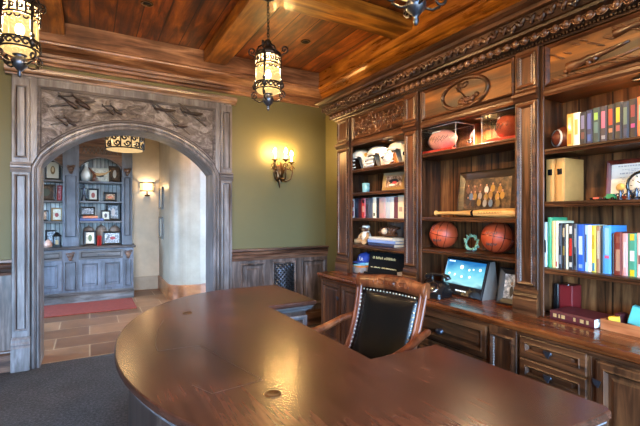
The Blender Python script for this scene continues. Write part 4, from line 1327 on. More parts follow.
mb.tube([(cx_, HY - 0.01, cz_ - 0.07), (cx_, HY - 0.03, cz_ - 0.15), (cx_, HY - 0.012, cz_ - 0.17)], 0.012, 6)
mb.ball((cx_, HY - 0.02, cz_ - 0.16), (0.05, 0.016, 0.02), 8, 6)
mb.build('bracket', M['bronze'], t)
lamp('hall_sconce_light', (cx_, HY - 0.07, cz_ + 0.01), 7, (1, 0.72, 0.42), 0.02)
# narrow pictures on the pier side
for zc_, lb in ((1.71, 'upper of two narrow dark-framed pictures on the side of the hall pier'), (1.17, 'lower of two narrow dark-framed pictures on the side of the hall pier')):
    t = thing('picture_frame', lb, 'picture', (1.15, 7.85, zc_), 'pictures on the hall pier')
    MB().panel((1.149, 8.02, zc_ - 0.2), -Y_, Z_, -X_, 0.34, 0.40, [(0, 0), (0, 0.03), (0.035, 0.03), (0.04, 0.012)], False).build('frame', M['brownframe'], t)
    MB().box(1.138, 1.1485, 7.715, 7.985, zc_ - 0.165, zc_ + 0.165).build('print', M['mat'], t)
# warm recessed hall spot washing the pier
t = thing('recessed_spotlight', 'recessed hall spotlight washing the rounded pier with warm light', 'ceiling light', (1.62, 6.55, 3.0), 'recessed spotlights in the ceiling')
MB().lathe([(0.0001, -0.004), (0.04, -0.004), (0.055, -0.006), (0.055, -0.001), (0.0001, -0.001)], (1.62, 6.55, 3.0), 20).build('trim_ring', M['bronze'], t)
ld = bpy.data.lights.new('hall_spot_beam', 'SPOT'); ld.energy = 70; ld.color = (1, 0.48, 0.14); ld.spot_size = R(110); ld.spot_blend = 0.8; ld.shadow_soft_size = 0.03
o = bpy.data.objects.new('hall_spot_beam', ld); COL.objects.link(o); o.location = (1.72, 6.5, 2.97); o.rotation_euler = (R(14), 0, 0)

# ------------------------------------------------------------------ books
def book(y1, z, w, h, depth, xs, cov, label, group, bands=(), lean=0.0):
    """upright book, spine towards the room (-x); y1 is its far (left in view) side"""
    y0 = y1 - w
    t = 0.003
    pl = [(xs, y0), (xs + depth, y0), (xs + depth, y0 + t), (xs + t, y0 + t), (xs + t, y1 - t), (xs + depth, y1 - t), (xs + depth, y1), (xs, y1), (xs - 0.003, y1 - w * 0.25), (xs - 0.003, y0 + w * 0.25)]
    o = MB().loops([[(x, y, z + 0.0005) for x, y in pl], [(x, y, z + h) for x, y in pl]], True, True, True).build('book', cov, None, (xs + depth / 2, y0 + w / 2, z))
    tag(o, label, 'book', group)
    MB().box(xs + t, xs + depth - 0.006, y0 + t, y1 - t, z + 0.003, z + h - 0.004).build('pages', M['paper'], o)
    for f0, f1, m_ in bands:
        MB().box(xs - 0.0042, xs - 0.0028, y0 + w * 0.24, y1 - w * 0.24, z + h * f0, z + h * f1).build('spine_band', m_, o)
    if lean:
        o.rotation_euler = (lean, 0, 0)
    return o
def row(y, z, lst, xs, depth, group, z_eps=0.0):
    for w, h, c, bands, label in lst:
        book(y, z, w - 0.002, h, depth, xs, c, label, group, [(a, b_, cm(*[int(q * 0.86) for q in k])) for a, b_, k in bands])
        y -= w
    return y
G = 'books on the top shelf of the near bookcase'
BK = (26, 26, 34)
row(1.332, SHR[0], [
    (0.036, 0.195, cm(206, 146, 62), [(0.5, 0.9, (226, 190, 120)), (0.1, 0.4, (190, 120, 40))], 'ochre paperback at the left end of the top shelf, next to a brown football'),
    (0.036, 0.195, cm(232, 220, 196), [(0.35, 0.8, (226, 178, 92))], 'cream and gold book second on the top shelf, right of the ochre one'),
    (0.034, 0.19, cm(*BK), [(0.5, 0.9, (120, 120, 160)), (0.2, 0.4, (110, 60, 60))], 'thin black book with lilac flecks, just right of the cream and gold book'),
    (0.034, 0.195, cm(28, 34, 66), [(0.45, 0.9, (78, 92, 168)), (0.1, 0.3, (60, 90, 160))], 'navy book with blue lettering, fourth along the top shelf'),
    (0.037, 0.2, cm(34, 56, 58), [(0.66, 0.86, (150, 200, 90)), (0.3, 0.6, (80, 120, 120))], 'dark teal book with a lime green patch near its top'),
    (0.036, 0.2, cm(52, 44, 56), [(0.4, 0.86, (206, 110, 140)), (0.1, 0.2, (150, 150, 160))], 'charcoal book with a pink spine panel on the top shelf'),
    (0.035, 0.2, cm(40, 32, 34), [(0.45, 0.88, (208, 66, 46)), (0.25, 0.36, (206, 130, 90))], 'dark book with a red orange upper spine on the top shelf'),
    (0.035, 0.205, cm(36, 34, 38), [(0.48, 0.86, (236, 200, 48)), (0.25, 0.4, (170, 90, 90))], 'dark book with a bright yellow spine panel on the top shelf'),
    (0.032, 0.2, cm(44, 50, 66), [(0.4, 0.85, (110, 130, 110)), (0.1, 0.3, (60, 70, 100))], 'slate grey book with a mossy patch, right of the yellow panelled one'),
    (0.036, 0.205, cm(32, 22, 28), [(0.55, 0.85, (140, 40, 56)), (0.28, 0.38, (190, 60, 140))], 'black book with dim crimson lettering on the top shelf'),
    (0.036, 0.21, cm(230, 120, 70), [(0.42, 0.8, (70, 186, 214))], 'orange book with a sky blue spine panel on the top shelf'),
    (0.036, 0.215, cm(30, 30, 34), [(0.6, 0.82, (210, 200, 70)), (0.3, 0.5, (70, 130, 150))], 'black book with yellow and blue marks at the cut right edge of the top shelf'),
], 2.44, 0.15, G)
G = 'books on the lower shelf of the near bookcase'
row(1.474, SHR[2], [
    (0.026, 0.275, cm(232, 232, 226), [(0.32, 0.6, (40, 40, 44))], 'white book with a black mark at the left end of the lower shelf'),
    (0.027, 0.305, cm(70, 160, 110), [(0.62, 0.9, (110, 190, 150))], 'tall green book, tallest on the lower shelf'),
    (0.022, 0.285, cm(226, 200, 130), [], 'pale yellow book beside the tall green one'),
    (0.018, 0.282, cm(234, 222, 186), [(0.03, 0.14, (200, 90, 90))], 'cream book with a small red foot, third from the tall green one'),
    (0.022, 0.27, cm(30, 30, 36), [(0.5, 0.95, (90, 92, 104)), (0.1, 0.3, (150, 150, 160))], 'black and grey speckled book near the left of the lower shelf'),
    (0.021, 0.27, cm(40, 34, 30), [(0.7, 0.9, (206, 180, 140)), (0.3, 0.5, (150, 130, 60))], 'dark book with tan spine blocks, before the red and white one'),
    (0.014, 0.265, cm(232, 212, 170), [], 'slim cream book beside the red and white spine'),
    (0.030, 0.268, cm(34, 32, 36), [(0.3, 0.68, (206, 44, 32)), (0.78, 0.95, (220, 216, 206)), (0.06, 0.16, (220, 216, 206))], 'black book with a large red panel and white bands on the lower shelf'),
    (0.020, 0.268, cm(64, 66, 74), [(0.5, 0.9, (160, 160, 160)), (0.1, 0.35, (24, 24, 30))], 'grey and black book left of the royal blue one'),
    (0.040, 0.265, cm(34, 84, 176), [(0.35, 0.75, (200, 214, 234)), (0.06, 0.14, (150, 180, 220))], 'thick royal blue book with white lettering on the lower shelf'),
    (0.018, 0.262, cm(150, 180, 214), [(0.2, 0.8, (40, 70, 120))], 'white and blue flecked book right of the royal blue one'),
    (0.018, 0.262, cm(234, 232, 226), [], 'plain white book in the middle of the lower shelf'),
    (0.024, 0.26, cm(216, 190, 60), [(0.03, 0.2, (50, 140, 180)), (0.5, 0.8, (190, 170, 40))], 'yellow book with a blue foot on the lower shelf'),
    (0.022, 0.258, cm(150, 110, 80), [(0.3, 0.9, (206, 190, 160))], 'tan and brown spotted book right of the yellow one'),
    (0.012, 0.25, cm(28, 24, 24), [], 'slim black book left of the thick sky blue one'),
    (0.042, 0.262, cm(76, 150, 214), [(0.4, 0.95, (150, 200, 236)), (0.32, 0.38, (230, 90, 130))], 'thick sky blue book with pale lettering on the lower shelf'),
    (0.012, 0.22, cm(20, 20, 24), [], 'thin black book left of the brick red one'),
    (0.038, 0.228, cm(112, 40, 30), [(0.1, 0.6, (190, 140, 110)), (0.75, 0.9, (150, 80, 60))], 'brick red book with gilt lettering right of the sky blue one'),
    (0.026, 0.222, cm(206, 150, 146), [(0.2, 0.8, (224, 206, 200))], 'dusty pink book right of the brick red one'),
    (0.040, 0.224, cm(70, 140, 112), [(0.84, 0.99, (236, 200, 50)), (0.01, 0.16, (236, 204, 40)), (0.36, 0.6, (226, 226, 216))], 'green book with yellow ends and a white label on the lower shelf'),
    (0.028, 0.228, cm(226, 190, 182), [(0.3, 0.5, (150, 90, 90))], 'pale pink book at the cut right edge of the lower shelf'),
], 2.44, 0.17, G)
G = 'books on the far bookcase'
row(3.632, SHL[2], [
    (0.056, 0.205, cm(214, 206, 206), [(0.55, 0.9, (190, 60, 70)), (0.1, 0.35, (206, 50, 90))], 'white and red book at the left end of the far bookcase row'),
    (0.069, 0.205, cm(40, 46, 62), [(0.5, 0.8, (80, 90, 110))], 'wide dark slate book second in the far bookcase row'),
    (0.056, 0.2, cm(70, 32, 42), [], 'plum book third in the far bookcase row'),
    (0.072, 0.205, cm(178, 60, 62), [(0.3, 0.6, (226, 170, 160)), (0.75, 0.9, (60, 30, 36))], 'broad red book in the far bookcase row'),
    (0.065, 0.2, cm(50, 34, 38), [(0.7, 0.9, (90, 90, 100))], 'dark brown book right of the broad red one'),
    (0.056, 0.205, cm(72, 78, 92), [], 'steel grey book left of the cream one in the far bookcase'),
    (0.058, 0.21, cm(232, 226, 208), [(0.1, 0.25, (120, 120, 90))], 'cream book in the middle of the far bookcase row'),
    (0.047, 0.205, cm(28, 28, 34), [], 'black book right of the middle cream one'),
    (0.099, 0.205, cm(186, 150, 146), [(0.25, 0.8, (206, 184, 176))], 'wide rose grey book in the far bookcase row'),
    (0.065, 0.205, cm(176, 186, 198), [(0.1, 0.4, (206, 214, 222))], 'pale blue grey book in the far bookcase row'),
    (0.058, 0.205, cm(206, 210, 212), [], 'light silver book in the far bookcase row'),
    (0.056, 0.2, cm(96, 40, 52), [], 'wine red book near the right end of the far row'),
    (0.083, 0.21, cm(228, 214, 190), [(0.3, 0.5, (200, 170, 150))], 'broad ivory book at the right end of the far row'),
], 2.48, 0.16, G)
# tan volumes
G = 'pair of tan volumes'
for y, w, lb in ((1.468, 0.05, 'tan antique volume with a black title band, left of the pair'), (1.412, 0.055, 'tan antique volume with its vellum cover turned to the room, right of the pair')):
    book(y, SHR[1], w, 0.262, 0.21, 2.46, M['tan'], lb, G, [(0.62, 0.76, M['black'])])

# ------------------------------------------------------------------ picture frames
def frame(name, label, cat, c, w, h, yaw, tilt, mat, border, depth, prints, group='framed pictures', mount=0.0, stand=True):
    """frame standing at c (bottom centre); yaw turns the face normal: 0 faces -x; prints = list of (material, polygon or None)"""
    t = thing(name, label, cat, c, group)
    c = (c[0], c[1], c[2] + (depth + 0.004) * math.sin(tilt))
    rot = Matrix.Rotation(yaw, 4, 'Z') @ Matrix.Rotation(tilt, 4, 'Y')
    def go(mb, nm, m_, par=t, **k):
        bmesh.ops.transform(mb.bm, matrix=Matrix.Translation(c) @ rot, verts=mb.bm.verts[:])
        return mb.build(nm, m_, par, **k)
    b_ = border
    mb = MB().panel((0, w / 2, 0), -Y_, Z_, -X_, w, h, [(b_ + 0.004, -depth), (0.0, -depth), (0, 0), (b_ * 0.25, 0.006), (b_ * 0.6, 0.002), (b_, -0.004), (b_ + 0.002, -0.010)], False)
    go(mb, 'frame', mat)
    mb = MB().box(0.006, depth - 0.002, -w / 2 + b_ * 0.6, w / 2 - b_ * 0.6, b_ * 0.6, h - b_ * 0.6)
    go(mb, 'backing', M['blackm'])
    if mount:
        mb = MB().panel((0.006, w / 2 - b_, b_), -Y_, Z_, -X_, w - 2 * b_, h - 2 * b_, [(0, 0.0015), (mount, 0.0015), (mount + 0.002, 0.0)], False)
        go(mb, 'mount', M['mat'])
    m0 = b_ + mount
    mb = MB(); mats = []
    for k, (m_, pl) in enumerate(prints):
        mb.mi = k; mats.append(m_)
        if pl is None:
            mb.faces([(0.0052, w / 2 - m0, m0), (0.0052, -w / 2 + m0, m0), (0.0052, -w / 2 + m0, h - m0), (0.0052, w / 2 - m0, h - m0)], [(0, 1, 2, 3)])
        else:
            iw, ih = w - 2 * m0, h - 2 * m0
            cx_, cy_, rx_, ry_ = pl
            mb.faces([(0.0052 - 0.0004 * k, iw / 2 - iw * (cx_ + rx_ * math.cos(2 * PI * i / 14)), m0 + ih * (cy_ + ry_ * math.sin(2 * PI * i / 14))) for i in range(14)], [tuple(range(14))])
    go(mb, 'print', mats)
    if stand and tilt:
        mb = MB().poly([(depth, -0.02, h * 0.75), (depth, 0.02, h * 0.75), (depth, 0.03, 0.02), (depth, -0.03, 0.02)], (0.003, 0, 0))
        go(mb, 'easel_back', M['blackm'])
    return t
ph_dark = photo('print_dark_group', [rgb(28, 20, 14), rgb(70, 48, 32), rgb(120, 88, 60)], 16)
ph_warm = photo('print_warm', [rgb(60, 40, 30), rgb(160, 120, 90), rgb(220, 200, 180)], 30)
ph_cool = photo('print_cool', [rgb(40, 50, 60), rgb(130, 140, 150), rgb(220, 225, 230)], 30)
ph_pale = photo('print_pale', [rgb(170, 160, 140), rgb(214, 206, 186), rgb(236, 230, 214)], 20)
ph_red = photo('print_mixed', [rgb(40, 36, 40), rgb(150, 70, 80), rgb(200, 196, 196)], 26)
random.seed(14)
crowd = [(ph_dark, None)]
for r_, (zc_, n_p) in enumerate(((0.62, 6), (0.40, 7), (0.2, 6))):
    for k in range(n_p):
        px_ = 0.1 + 0.8 * (k + 0.5 * (r_ % 2)) / n_p + random.uniform(-0.02, 0.02)
        z_ = zc_ + random.uniform(-0.04, 0.04)
        c_ = random.choice(((150, 140, 128), (96, 110, 130), (150, 112, 52), (60, 46, 40), (120, 92, 50), (110, 70, 50)))
        if 0.55 < px_ < 0.85 and r_ < 2: c_ = random.choice(((172, 126, 52), (150, 104, 44)))
        if r_ == 0 and abs(px_ - 0.45) < 0.08: c_ = (206, 190, 178)
        crowd.append((cm(*c_), (px_, z_, 0.045, 0.12)))
        crowd.append((cm(176, 124, 96), (px_, z_ + 0.15, 0.018, 0.035)))
frame('picture_frame', 'large wide dark-wood frame with a group photograph leaning on the middle shelf', 'picture', (2.60, 2.03, SHM[1] + 0.001), 0.54, 0.36, R(0), R(7), M['brownframe'], 0.062, 0.03, crowd)
frame('picture_frame', 'tan wooden picture frame with a sports photo on the shelf beside the blue mug', 'picture', (2.56, 3.05, SHL[1] + 0.001), 0.28, 0.19, R(10), R(10), M['goldframe'], 0.04, 0.02,
      [(ph_warm, None), (cm(40, 34, 36), (0.5, 0.55, 0.3, 0.2)), (cm(206, 60, 60), (0.55, 0.4, 0.14, 0.12)), (cm(226, 220, 214), (0.4, 0.2, 0.2, 0.1))])
frame('picture_frame', 'dark frame with a pale figure photo on the worktop beside the touch screen', 'picture', (2.45, 1.715, CT + 0.001), 0.19, 0.25, R(8), R(14), M['blackm'], 0.042, 0.02,
      [(ph_cool, None), (cm(40, 36, 34), (0.5, 0.3, 0.12, 0.22)), (cm(120, 96, 80), (0.5, 0.62, 0.09, 0.08))])
# diploma
t = frame('diploma_frame', 'mahogany-framed certificate with grey lettering behind the round clock', 'picture', (2.62, 1.045, SHR[1] + 0.001), 0.34, 0.235, 0, R(5), M['redframe'], 0.026, 0.02, [(M['white'], None)])
mb = MB()
rot = Matrix.Translation((2.62, 1.045, SHR[1] + 0.003)) @ Matrix.Rotation(R(5), 4, 'Y')
for z, y0, y1, hh in ((0.192, -0.11, 0.11, 0.007), (0.174, -0.07, 0.09, 0.003), (0.165, -0.08, 0.06, 0.003), (0.15, -0.09, 0.1, 0.008), (0.13, -0.1, 0.1, 0.003), (0.12, -0.06, 0.09, 0.003), (0.105, -0.09, 0.11, 0.003)):
    y = y1
    while y > y0:
        w_ = random.uniform(0.006, 0.014)
        mb.faces([rot @ Vector(p) for p in ((0.0045, y, z), (0.0045, y - w_, z), (0.0045, y - w_, z + hh), (0.0045, y, z + hh))], [(0, 1, 2, 3)])
        y -= w_ + 0.004
mb.build('lettering', M['greyink'], t)
mb = MB().lathe([(0.0001, 0.004), (0.022, 0.004), (0.024, 0.0052)], (0, 0, 0), 18, 'X')
bmesh.ops.transform(mb.bm, matrix=rot @ Matrix.Translation((0, 0.095, 0.075)), verts=mb.bm.verts[:])
mb.build('gold_seal', M['goldink'], t)

# ------------------------------------------------------------------ clock and toys on the certificate shelf
zc = SHR[1]
t = thing('mantel_clock', 'round white-faced clock with a thick black rim in front of the certificate', 'clock', (2.52, 0.985, zc))
rot = Matrix.Rotation(R(6), 4, 'Z')
def put(mb, nm, m_, c, r_, par):
    bmesh.ops.transform(mb.bm, matrix=Matrix.Translation(c) @ r_, verts=mb.bm.verts[:])
    return mb.build(nm, m_, par)
cc = (2.52, 0.985, zc + 0.078)
put(MB().lathe([(0.0001, 0.02), (0.07, 0.02), (0.077, 0.012), (0.077, -0.008), (0.073, -0.014), (0.066, -0.014), (0.063, -0.006)], (0, 0, 0), 36, 'X'), 'rim', M['black'], cc, rot, t)
put(MB().lathe([(0.0001, -0.006), (0.064, -0.006), (0.064, -0.004)], (0, 0, 0), 36, 'X'), 'dial', M['whitegloss'], cc, rot, t)
mb = MB()
for k in range(12):
    a = 2 * PI * k / 12
    mb.obox((-0.0068, 0.053 * math.sin(a), 0.053 * math.cos(a)), (0.001, 0.003, 0.010), Matrix.Rotation(-a, 3, 'X'))
put(mb, 'hour_mark', M['black'], cc, rot, t)
for l, wd, a in ((0.034, 0.004, 0.9), (0.048, 0.003, 3.3)):
    put(MB().obox((-0.0076, l / 2 * math.sin(a), l / 2 * math.cos(a)), (0.001, wd, l), Matrix.Rotation(-a, 3, 'X')), 'hand', M['black'], cc, rot, t)
for sy in (-0.045, 0.045):
    put(MB().box(-0.012, 0.02, sy - 0.01, sy + 0.01, -0.077, -0.055, 0.003), 'foot', M['black'], cc, rot, t)
def figurine(y, label, h=0.055):
    t = thing('pewter_figurine', label, 'figurine', (2.455, y, zc), 'pewter figurines before the clock')
    mb = MB().lathe([(0.0001, zc + 0.0005), (0.014, zc + 0.0005), (0.015, zc + 0.006), (0.008, zc + 0.01), (0.007, zc + h * 0.4), (0.011, zc + h * 0.6), (0.006, zc + h * 0.75), (0.0075, zc + h * 0.82), (0.008, zc + h * 0.9), (0.0001, zc + h)], (2.455, y, 0), 12)
    mb.build('body', M['pewter'], t)
    mb = MB().tube([(2.455, y + 0.010, zc + h * 0.62), (2.45, y + 0.018, zc + h * 0.5), (2.44, y + 0.012, zc + h * 0.42)], 0.0035, 6)
    mb.build('arm', M['pewter'], t)
    mb = MB().tube([(2.455, y - 0.010, zc + h * 0.62), (2.448, y - 0.017, zc + h * 0.72), (2.445, y - 0.016, zc + h * 0.98)], 0.003, 6)
    mb.build('arm', M['pewter'], t)
figurine(1.065, 'small pewter figurine beside the green toy car, left of the clock')
figurine(1.028, 'small pewter figurine overlapping the left rim of the clock face', 0.052)
figurine(0.992, 'taller pewter figurine before the middle of the clock face', 0.062)
def toycar(y, l, h, mb_, label, name, nw):
    t = thing(name, label, 'toy vehicle', (2.44, y, zc), 'toy vehicles on the certificate shelf')
    pl = [(-l / 2, 0.008), (l / 2, 0.008), (l / 2, h * 0.5), (l * 0.25, h * 0.6), (l * 0.15, h), (-l * 0.3, h), (-l * 0.4, h * 0.6), (-l / 2, h * 0.55)]
    mb = MB().loops([[(2.44 + d, y + a, zc + b_) for a, b_ in pl] for d in (-0.014, 0.014)], True, True, True)
    mb.build('body', mb_, t)
    for k in range(nw):
        for sx in (-0.015, 0.015):
            MB().cyl((2.44 + sx, y - l * 0.34 + l * 0.68 * k / (nw - 1), zc + 0.0085), 0.008, -0.003, 0.003, 10, 'X').build('wheel', M['black'], t)
toycar(1.107, 0.055, 0.034, cm(46, 120, 70), 'green toy car parked before the certificate', 'toy_car', 2)
toycar(1.17, 0.068, 0.018, cm(196, 86, 62), 'low orange-red toy car at the left of the certificate shelf', 'toy_car', 2)

# ------------------------------------------------------------------ balls
def fball(c, L, r, axis_rot, mat, name, label, group, stripes=None):
    t = thing(name, label, 'football', c, group)
    prof = []
    for i in range(17):
        q = -1 + 2 * i / 16
        prof.append((max(0.0001, r * (1 - abs(q) ** 2.1) ** 0.86), L / 2 * q))
    mb = MB().lathe(prof, (0, 0, 0), 22, 'Y')
    put(mb, 'body', mat, c, axis_rot, t)
    mb = MB().tube([(-r * 0.72, -L * 0.14, r * 0.72), (-r * 0.74, 0, r * 0.74), (-r * 0.72, L * 0.14, r * 0.72)], 0.004, 5)
    for i in range(6):
        y = -L * 0.12 + L * 0.24 * i / 5
        mb.tube([(-r * 0.80, y, r * 0.64), (-r * 0.745, y, r * 0.745), (-r * 0.64, y, r * 0.80)], 0.003, 5)
    put(mb, 'lacing', M['whitegloss'], c, axis_rot, t)
    if stripes:
        for q in (-0.62, 0.62):
            rr_ = r * (1 - abs(q) ** 2.1) ** 0.86
            put(MB().lathe([(rr_ + 0.0035, L / 2 * q - 0.009), (rr_ - 0.001, L / 2 * q + 0.009)] if q > 0 else [(rr_ - 0.001, L / 2 * q - 0.009), (rr_ + 0.0035, L / 2 * q + 0.009)], (0, 0, 0), 22, 'Y'), 'stripe', M['whitegloss'], c, axis_rot, t)
    else:                                              # signature scrawl on the leather
        mb = MB(); random.seed(5)
        for k in range(5):
            y0 = L * (0.22 - 0.1 * k); pts = []
            for i in range(9):
                y = y0 - 0.012 * i * 0.9; z = r * (0.18 * math.sin(i * 2.1 + k) + 0.3 * (0.5 - (k % 3) / 2))
                rad = r * (1 - min(0.95, abs(y / (L / 2))) ** 2.1) ** 0.86
                pts.append((-math.sqrt(max(0.0001, rad * rad - z * z)) - 0.0008, y, z))
            mb.tube(pts, 0.0016, 4)
        put(mb, 'signature', M['ink'], c, axis_rot, t)
    return t
def case(x0, x1, y0, y1, z, h, label):
    t = thing('display_case', label, 'display case', ((x0 + x1) / 2, (y0 + y1) / 2, z), 'acrylic display cases on the top shelf')
    mb = MB()
    o = [(x0, y0), (x1, y0), (x1, y1), (x0, y1)]; i_ = [(x0 + .004, y0 + .004), (x1 - .004, y0 + .004), (x1 - .004, y1 - .004), (x0 + .004, y1 - .004)]
    mb.loops([[(a, b_, z + 0.001) for a, b_ in i_], [(a, b_, z + 0.001) for a, b_ in o], [(a, b_, z + h) for a, b_ in o]], True, False, True)
    mb.loops([[(a, b_, z + 0.001) for a, b_ in i_], [(a, b_, z + h - 0.004) for a, b_ in i_]], True, False, True)
    mb.build('cover', M['clear'], t)
    mb = MB()
    for a, b_ in o: mb.tube([(a, b_, z + 0.001), (a, b_, z + h)], 0.0022, 4)
    mb.tube([(a, b_, z + h) for a, b_ in o], 0.0022, 4, True)
    mb.build('polished_edge', M['edge'], t)
zt = SHM[0]
def stand(y0, y1, label):
    t = MB()
    prof = [(2.44, zt + 0.0005), (2.58, zt + 0.0005), (2.575, zt + 0.03), (2.53, zt + 0.022), (2.49, zt + 0.022), (2.445, zt + 0.03)]
    t.loops([[(x, y0, z) for x, z in prof], [(x, y1, z) for x, z in prof]], True, True, True)
    tag(t.build('ball_stand', M['redstand'], None, (2.51, (y0 + y1) / 2, zt)), label, 'stand', 'red stands under the footballs')
stand(2.20, 2.52, 'red cradle under the pink signed football')
stand(1.67, 1.90, 'red cradle under the orange football in the clear case')
fball((2.52, 2.375, zt + 0.112), 0.33, 0.086, Matrix.Rotation(R(-4), 4, 'Z'), M['football'], 'signed_football', 'pale pink signed football on a red cradle in a clear case', 'footballs on the top shelf')
fball((2.53, 1.78, zt + 0.112), 0.24, 0.084, Matrix.Rotation(R(-50), 4, 'Z'), M['football2'], 'football', 'orange football in a clear case next to the beaded pilaster', 'footballs on the top shelf')
case(2.415, 2.62, 2.14, 2.545, zt, 0.205, 'clear acrylic case over the pale pink football')
case(2.415, 2.64, 1.625, 1.905, zt, 0.205, 'clear acrylic case over the orange football')
fball((2.57, 1.405, SHR[0] + 0.08), 0.19, 0.076, Matrix.Rotation(R(60), 4, 'Z'), M['brownball'], 'football', 'dark brown football with a white stripe behind the ochre paperback', 'footballs on the top shelf', True)
t = thing('trophy_figurine', 'tiny silver trophy with a pink plume between the two football cases', 'figurine', (2.48, 2.06, zt))
mb = MB().box(2.46, 2.50, 2.025, 2.095, zt + 0.0005, zt + 0.01, 0.002); mb.build('base', M['pewter'], t)
mb = MB().lathe([(0.006, 0.009), (0.005, 0.02), (0.02, 0.035), (0.024, 0.05), (0.008, 0.065), (0.0001, 0.07)], (2.48, 2.06, zt), 12); mb.build('body', M['silver'], t)
mb = MB().tube([(2.48, 2.06, zt + 0.065), (2.478, 2.05, zt + 0.09), (2.475, 2.03, zt + 0.125)], [0.004, 0.011, 0.003], 8); mb.build('plume', cm(232, 170, 170), t)
def basketball(y, label, spin):
    r = 0.113
    c = (2.545, y, SHM[2] + r + 0.004)
    t = thing('basketball', label, 'ball', (2.545, y, SHM[2]), 'basketballs on the middle shelf')
    MB().ball(c, r, 32, 20).build('body', M['basket'], t)
    rot = Matrix.Rotation(spin, 4, 'Z') @ Matrix.Rotation(R(12), 4, 'X')
    rr_ = r + 0.0005
    def ring(f):
        return [rot @ Vector(f(2 * PI * i / 48)) for i in range(48)]
    mb = MB()
    mb.tube(ring(lambda a: (rr_ * math.cos(a), rr_ * math.sin(a), 0)), 0.0018, 5, True)
    mb.tube(ring(lambda a: (rr_ * math.cos(a), 0, rr_ * math.sin(a))), 0.0018, 5, True)
    for sy in (-1, 1):
        def curve(a, sy=sy):
            v = Vector((math.cos(a), sy * (0.52 + 0.22 * math.cos(2 * a)), math.sin(a)))
            return v.normalized() * rr_
        mb.tube(ring(curve), 0.0018, 5, True)
    bmesh.ops.transform(mb.bm, matrix=Matrix.Translation(c), verts=mb.bm.verts[:])
    mb.build('seam', M['black'], t)
    random.seed(int(y * 10))
    for z0, k0, thick in ((0.035, 0.42, 0.002), (-0.045, 0.38, 0.0028)):
        pts = []
        for i in range(17):
            a = PI + 0.2 + k0 - 2 * k0 * i / 16
            z = z0 + 0.012 * math.sin(i * 1.9)
            q = math.sqrt(rr_ ** 2 - z * z)
            pts.append((c[0] + q * math.cos(a) * 1.002, c[1] + q * math.sin(a) * 1.002, c[2] + z))
        MB().tube(pts, thick, 4).build('signature', M['ink'], t)
basketball(2.383, 'basketball with dark writing at the left of the middle shelf', 0.3)
basketball(1.872, 'basketball with crossing seams at the right of the middle shelf, beside the beaded pilaster', 1.0)
# wreath
t = thing('wreath_sculpture', 'small green patina wreath standing between the two basketballs', 'sculpture', (2.52, 2.08, SHM[2]))
mb = MB(); c = Vector((2.52, 2.08, SHM[2] + 0.068))
pts = [c + Vector((0.01 * math.sin(3 * a), 0.05 * math.cos(a), 0.05 * math.sin(a))) for a in [2 * PI * i / 24 for i in range(24)]]
mb.tube(pts, 0.005, 6, True)
mb.build('ring', M['patina'], t)
random.seed(9); mb = MB()
for i in range(30):
    a = 2 * PI * i / 30
    mb.ball(c + Vector((random.uniform(-0.014, 0.014), 0.056 * math.cos(a), 0.054 * math.sin(a))), (0.006, 0.017, 0.008), 6, 5, Matrix.Rotation(a + random.uniform(-1, 1), 3, 'X'))
mb.build('leaf_cluster', M['patina'], t)
MB().box(2.50, 2.54, 2.05, 2.11, SHM[2] + 0.0005, SHM[2] + 0.012, 0.002).build('base', M['pewter'], t)
# bat
t = thing('baseball_bat', 'pale ash baseball bat lying along the shelf before the group photograph', 'bat', (2.435, 2.05, SHM[1]))
prof = [(0.0001, 2.365), (0.02, 2.363), (0.021, 2.355), (0.0125, 2.345), (0.012, 2.30), (0.014, 2.15), (0.021, 2.0), (0.029, 1.85), (0.0315, 1.75), (0.031, 1.66), (0.026, 1.642), (0.0001, 1.638)]
MB().lathe(prof, (2.435, 0, SHM[1] + 0.032), 18, 'Y').build('barrel', M['bat'], t)
MB().lathe([(0.0212, 2.005), (0.0222, 1.995), (0.0226, 1.985), (0.022, 1.984)], (2.435, 0, SHM[1] + 0.032), 18, 'Y').build('ring_mark', M['black'], t)
mb = MB(); 
for k in range(9):
    y = 1.93 - 0.022 * k
    mb.tube([(2.435 - 0.0295, y, SHM[1] + 0.03), (2.435 - 0.030, y - 0.008, SHM[1] + 0.04), (2.435 - 0.0305, y - 0.012, SHM[1] + 0.028)], 0.0016, 4)
mb.build('signature', M['bronze'], t)

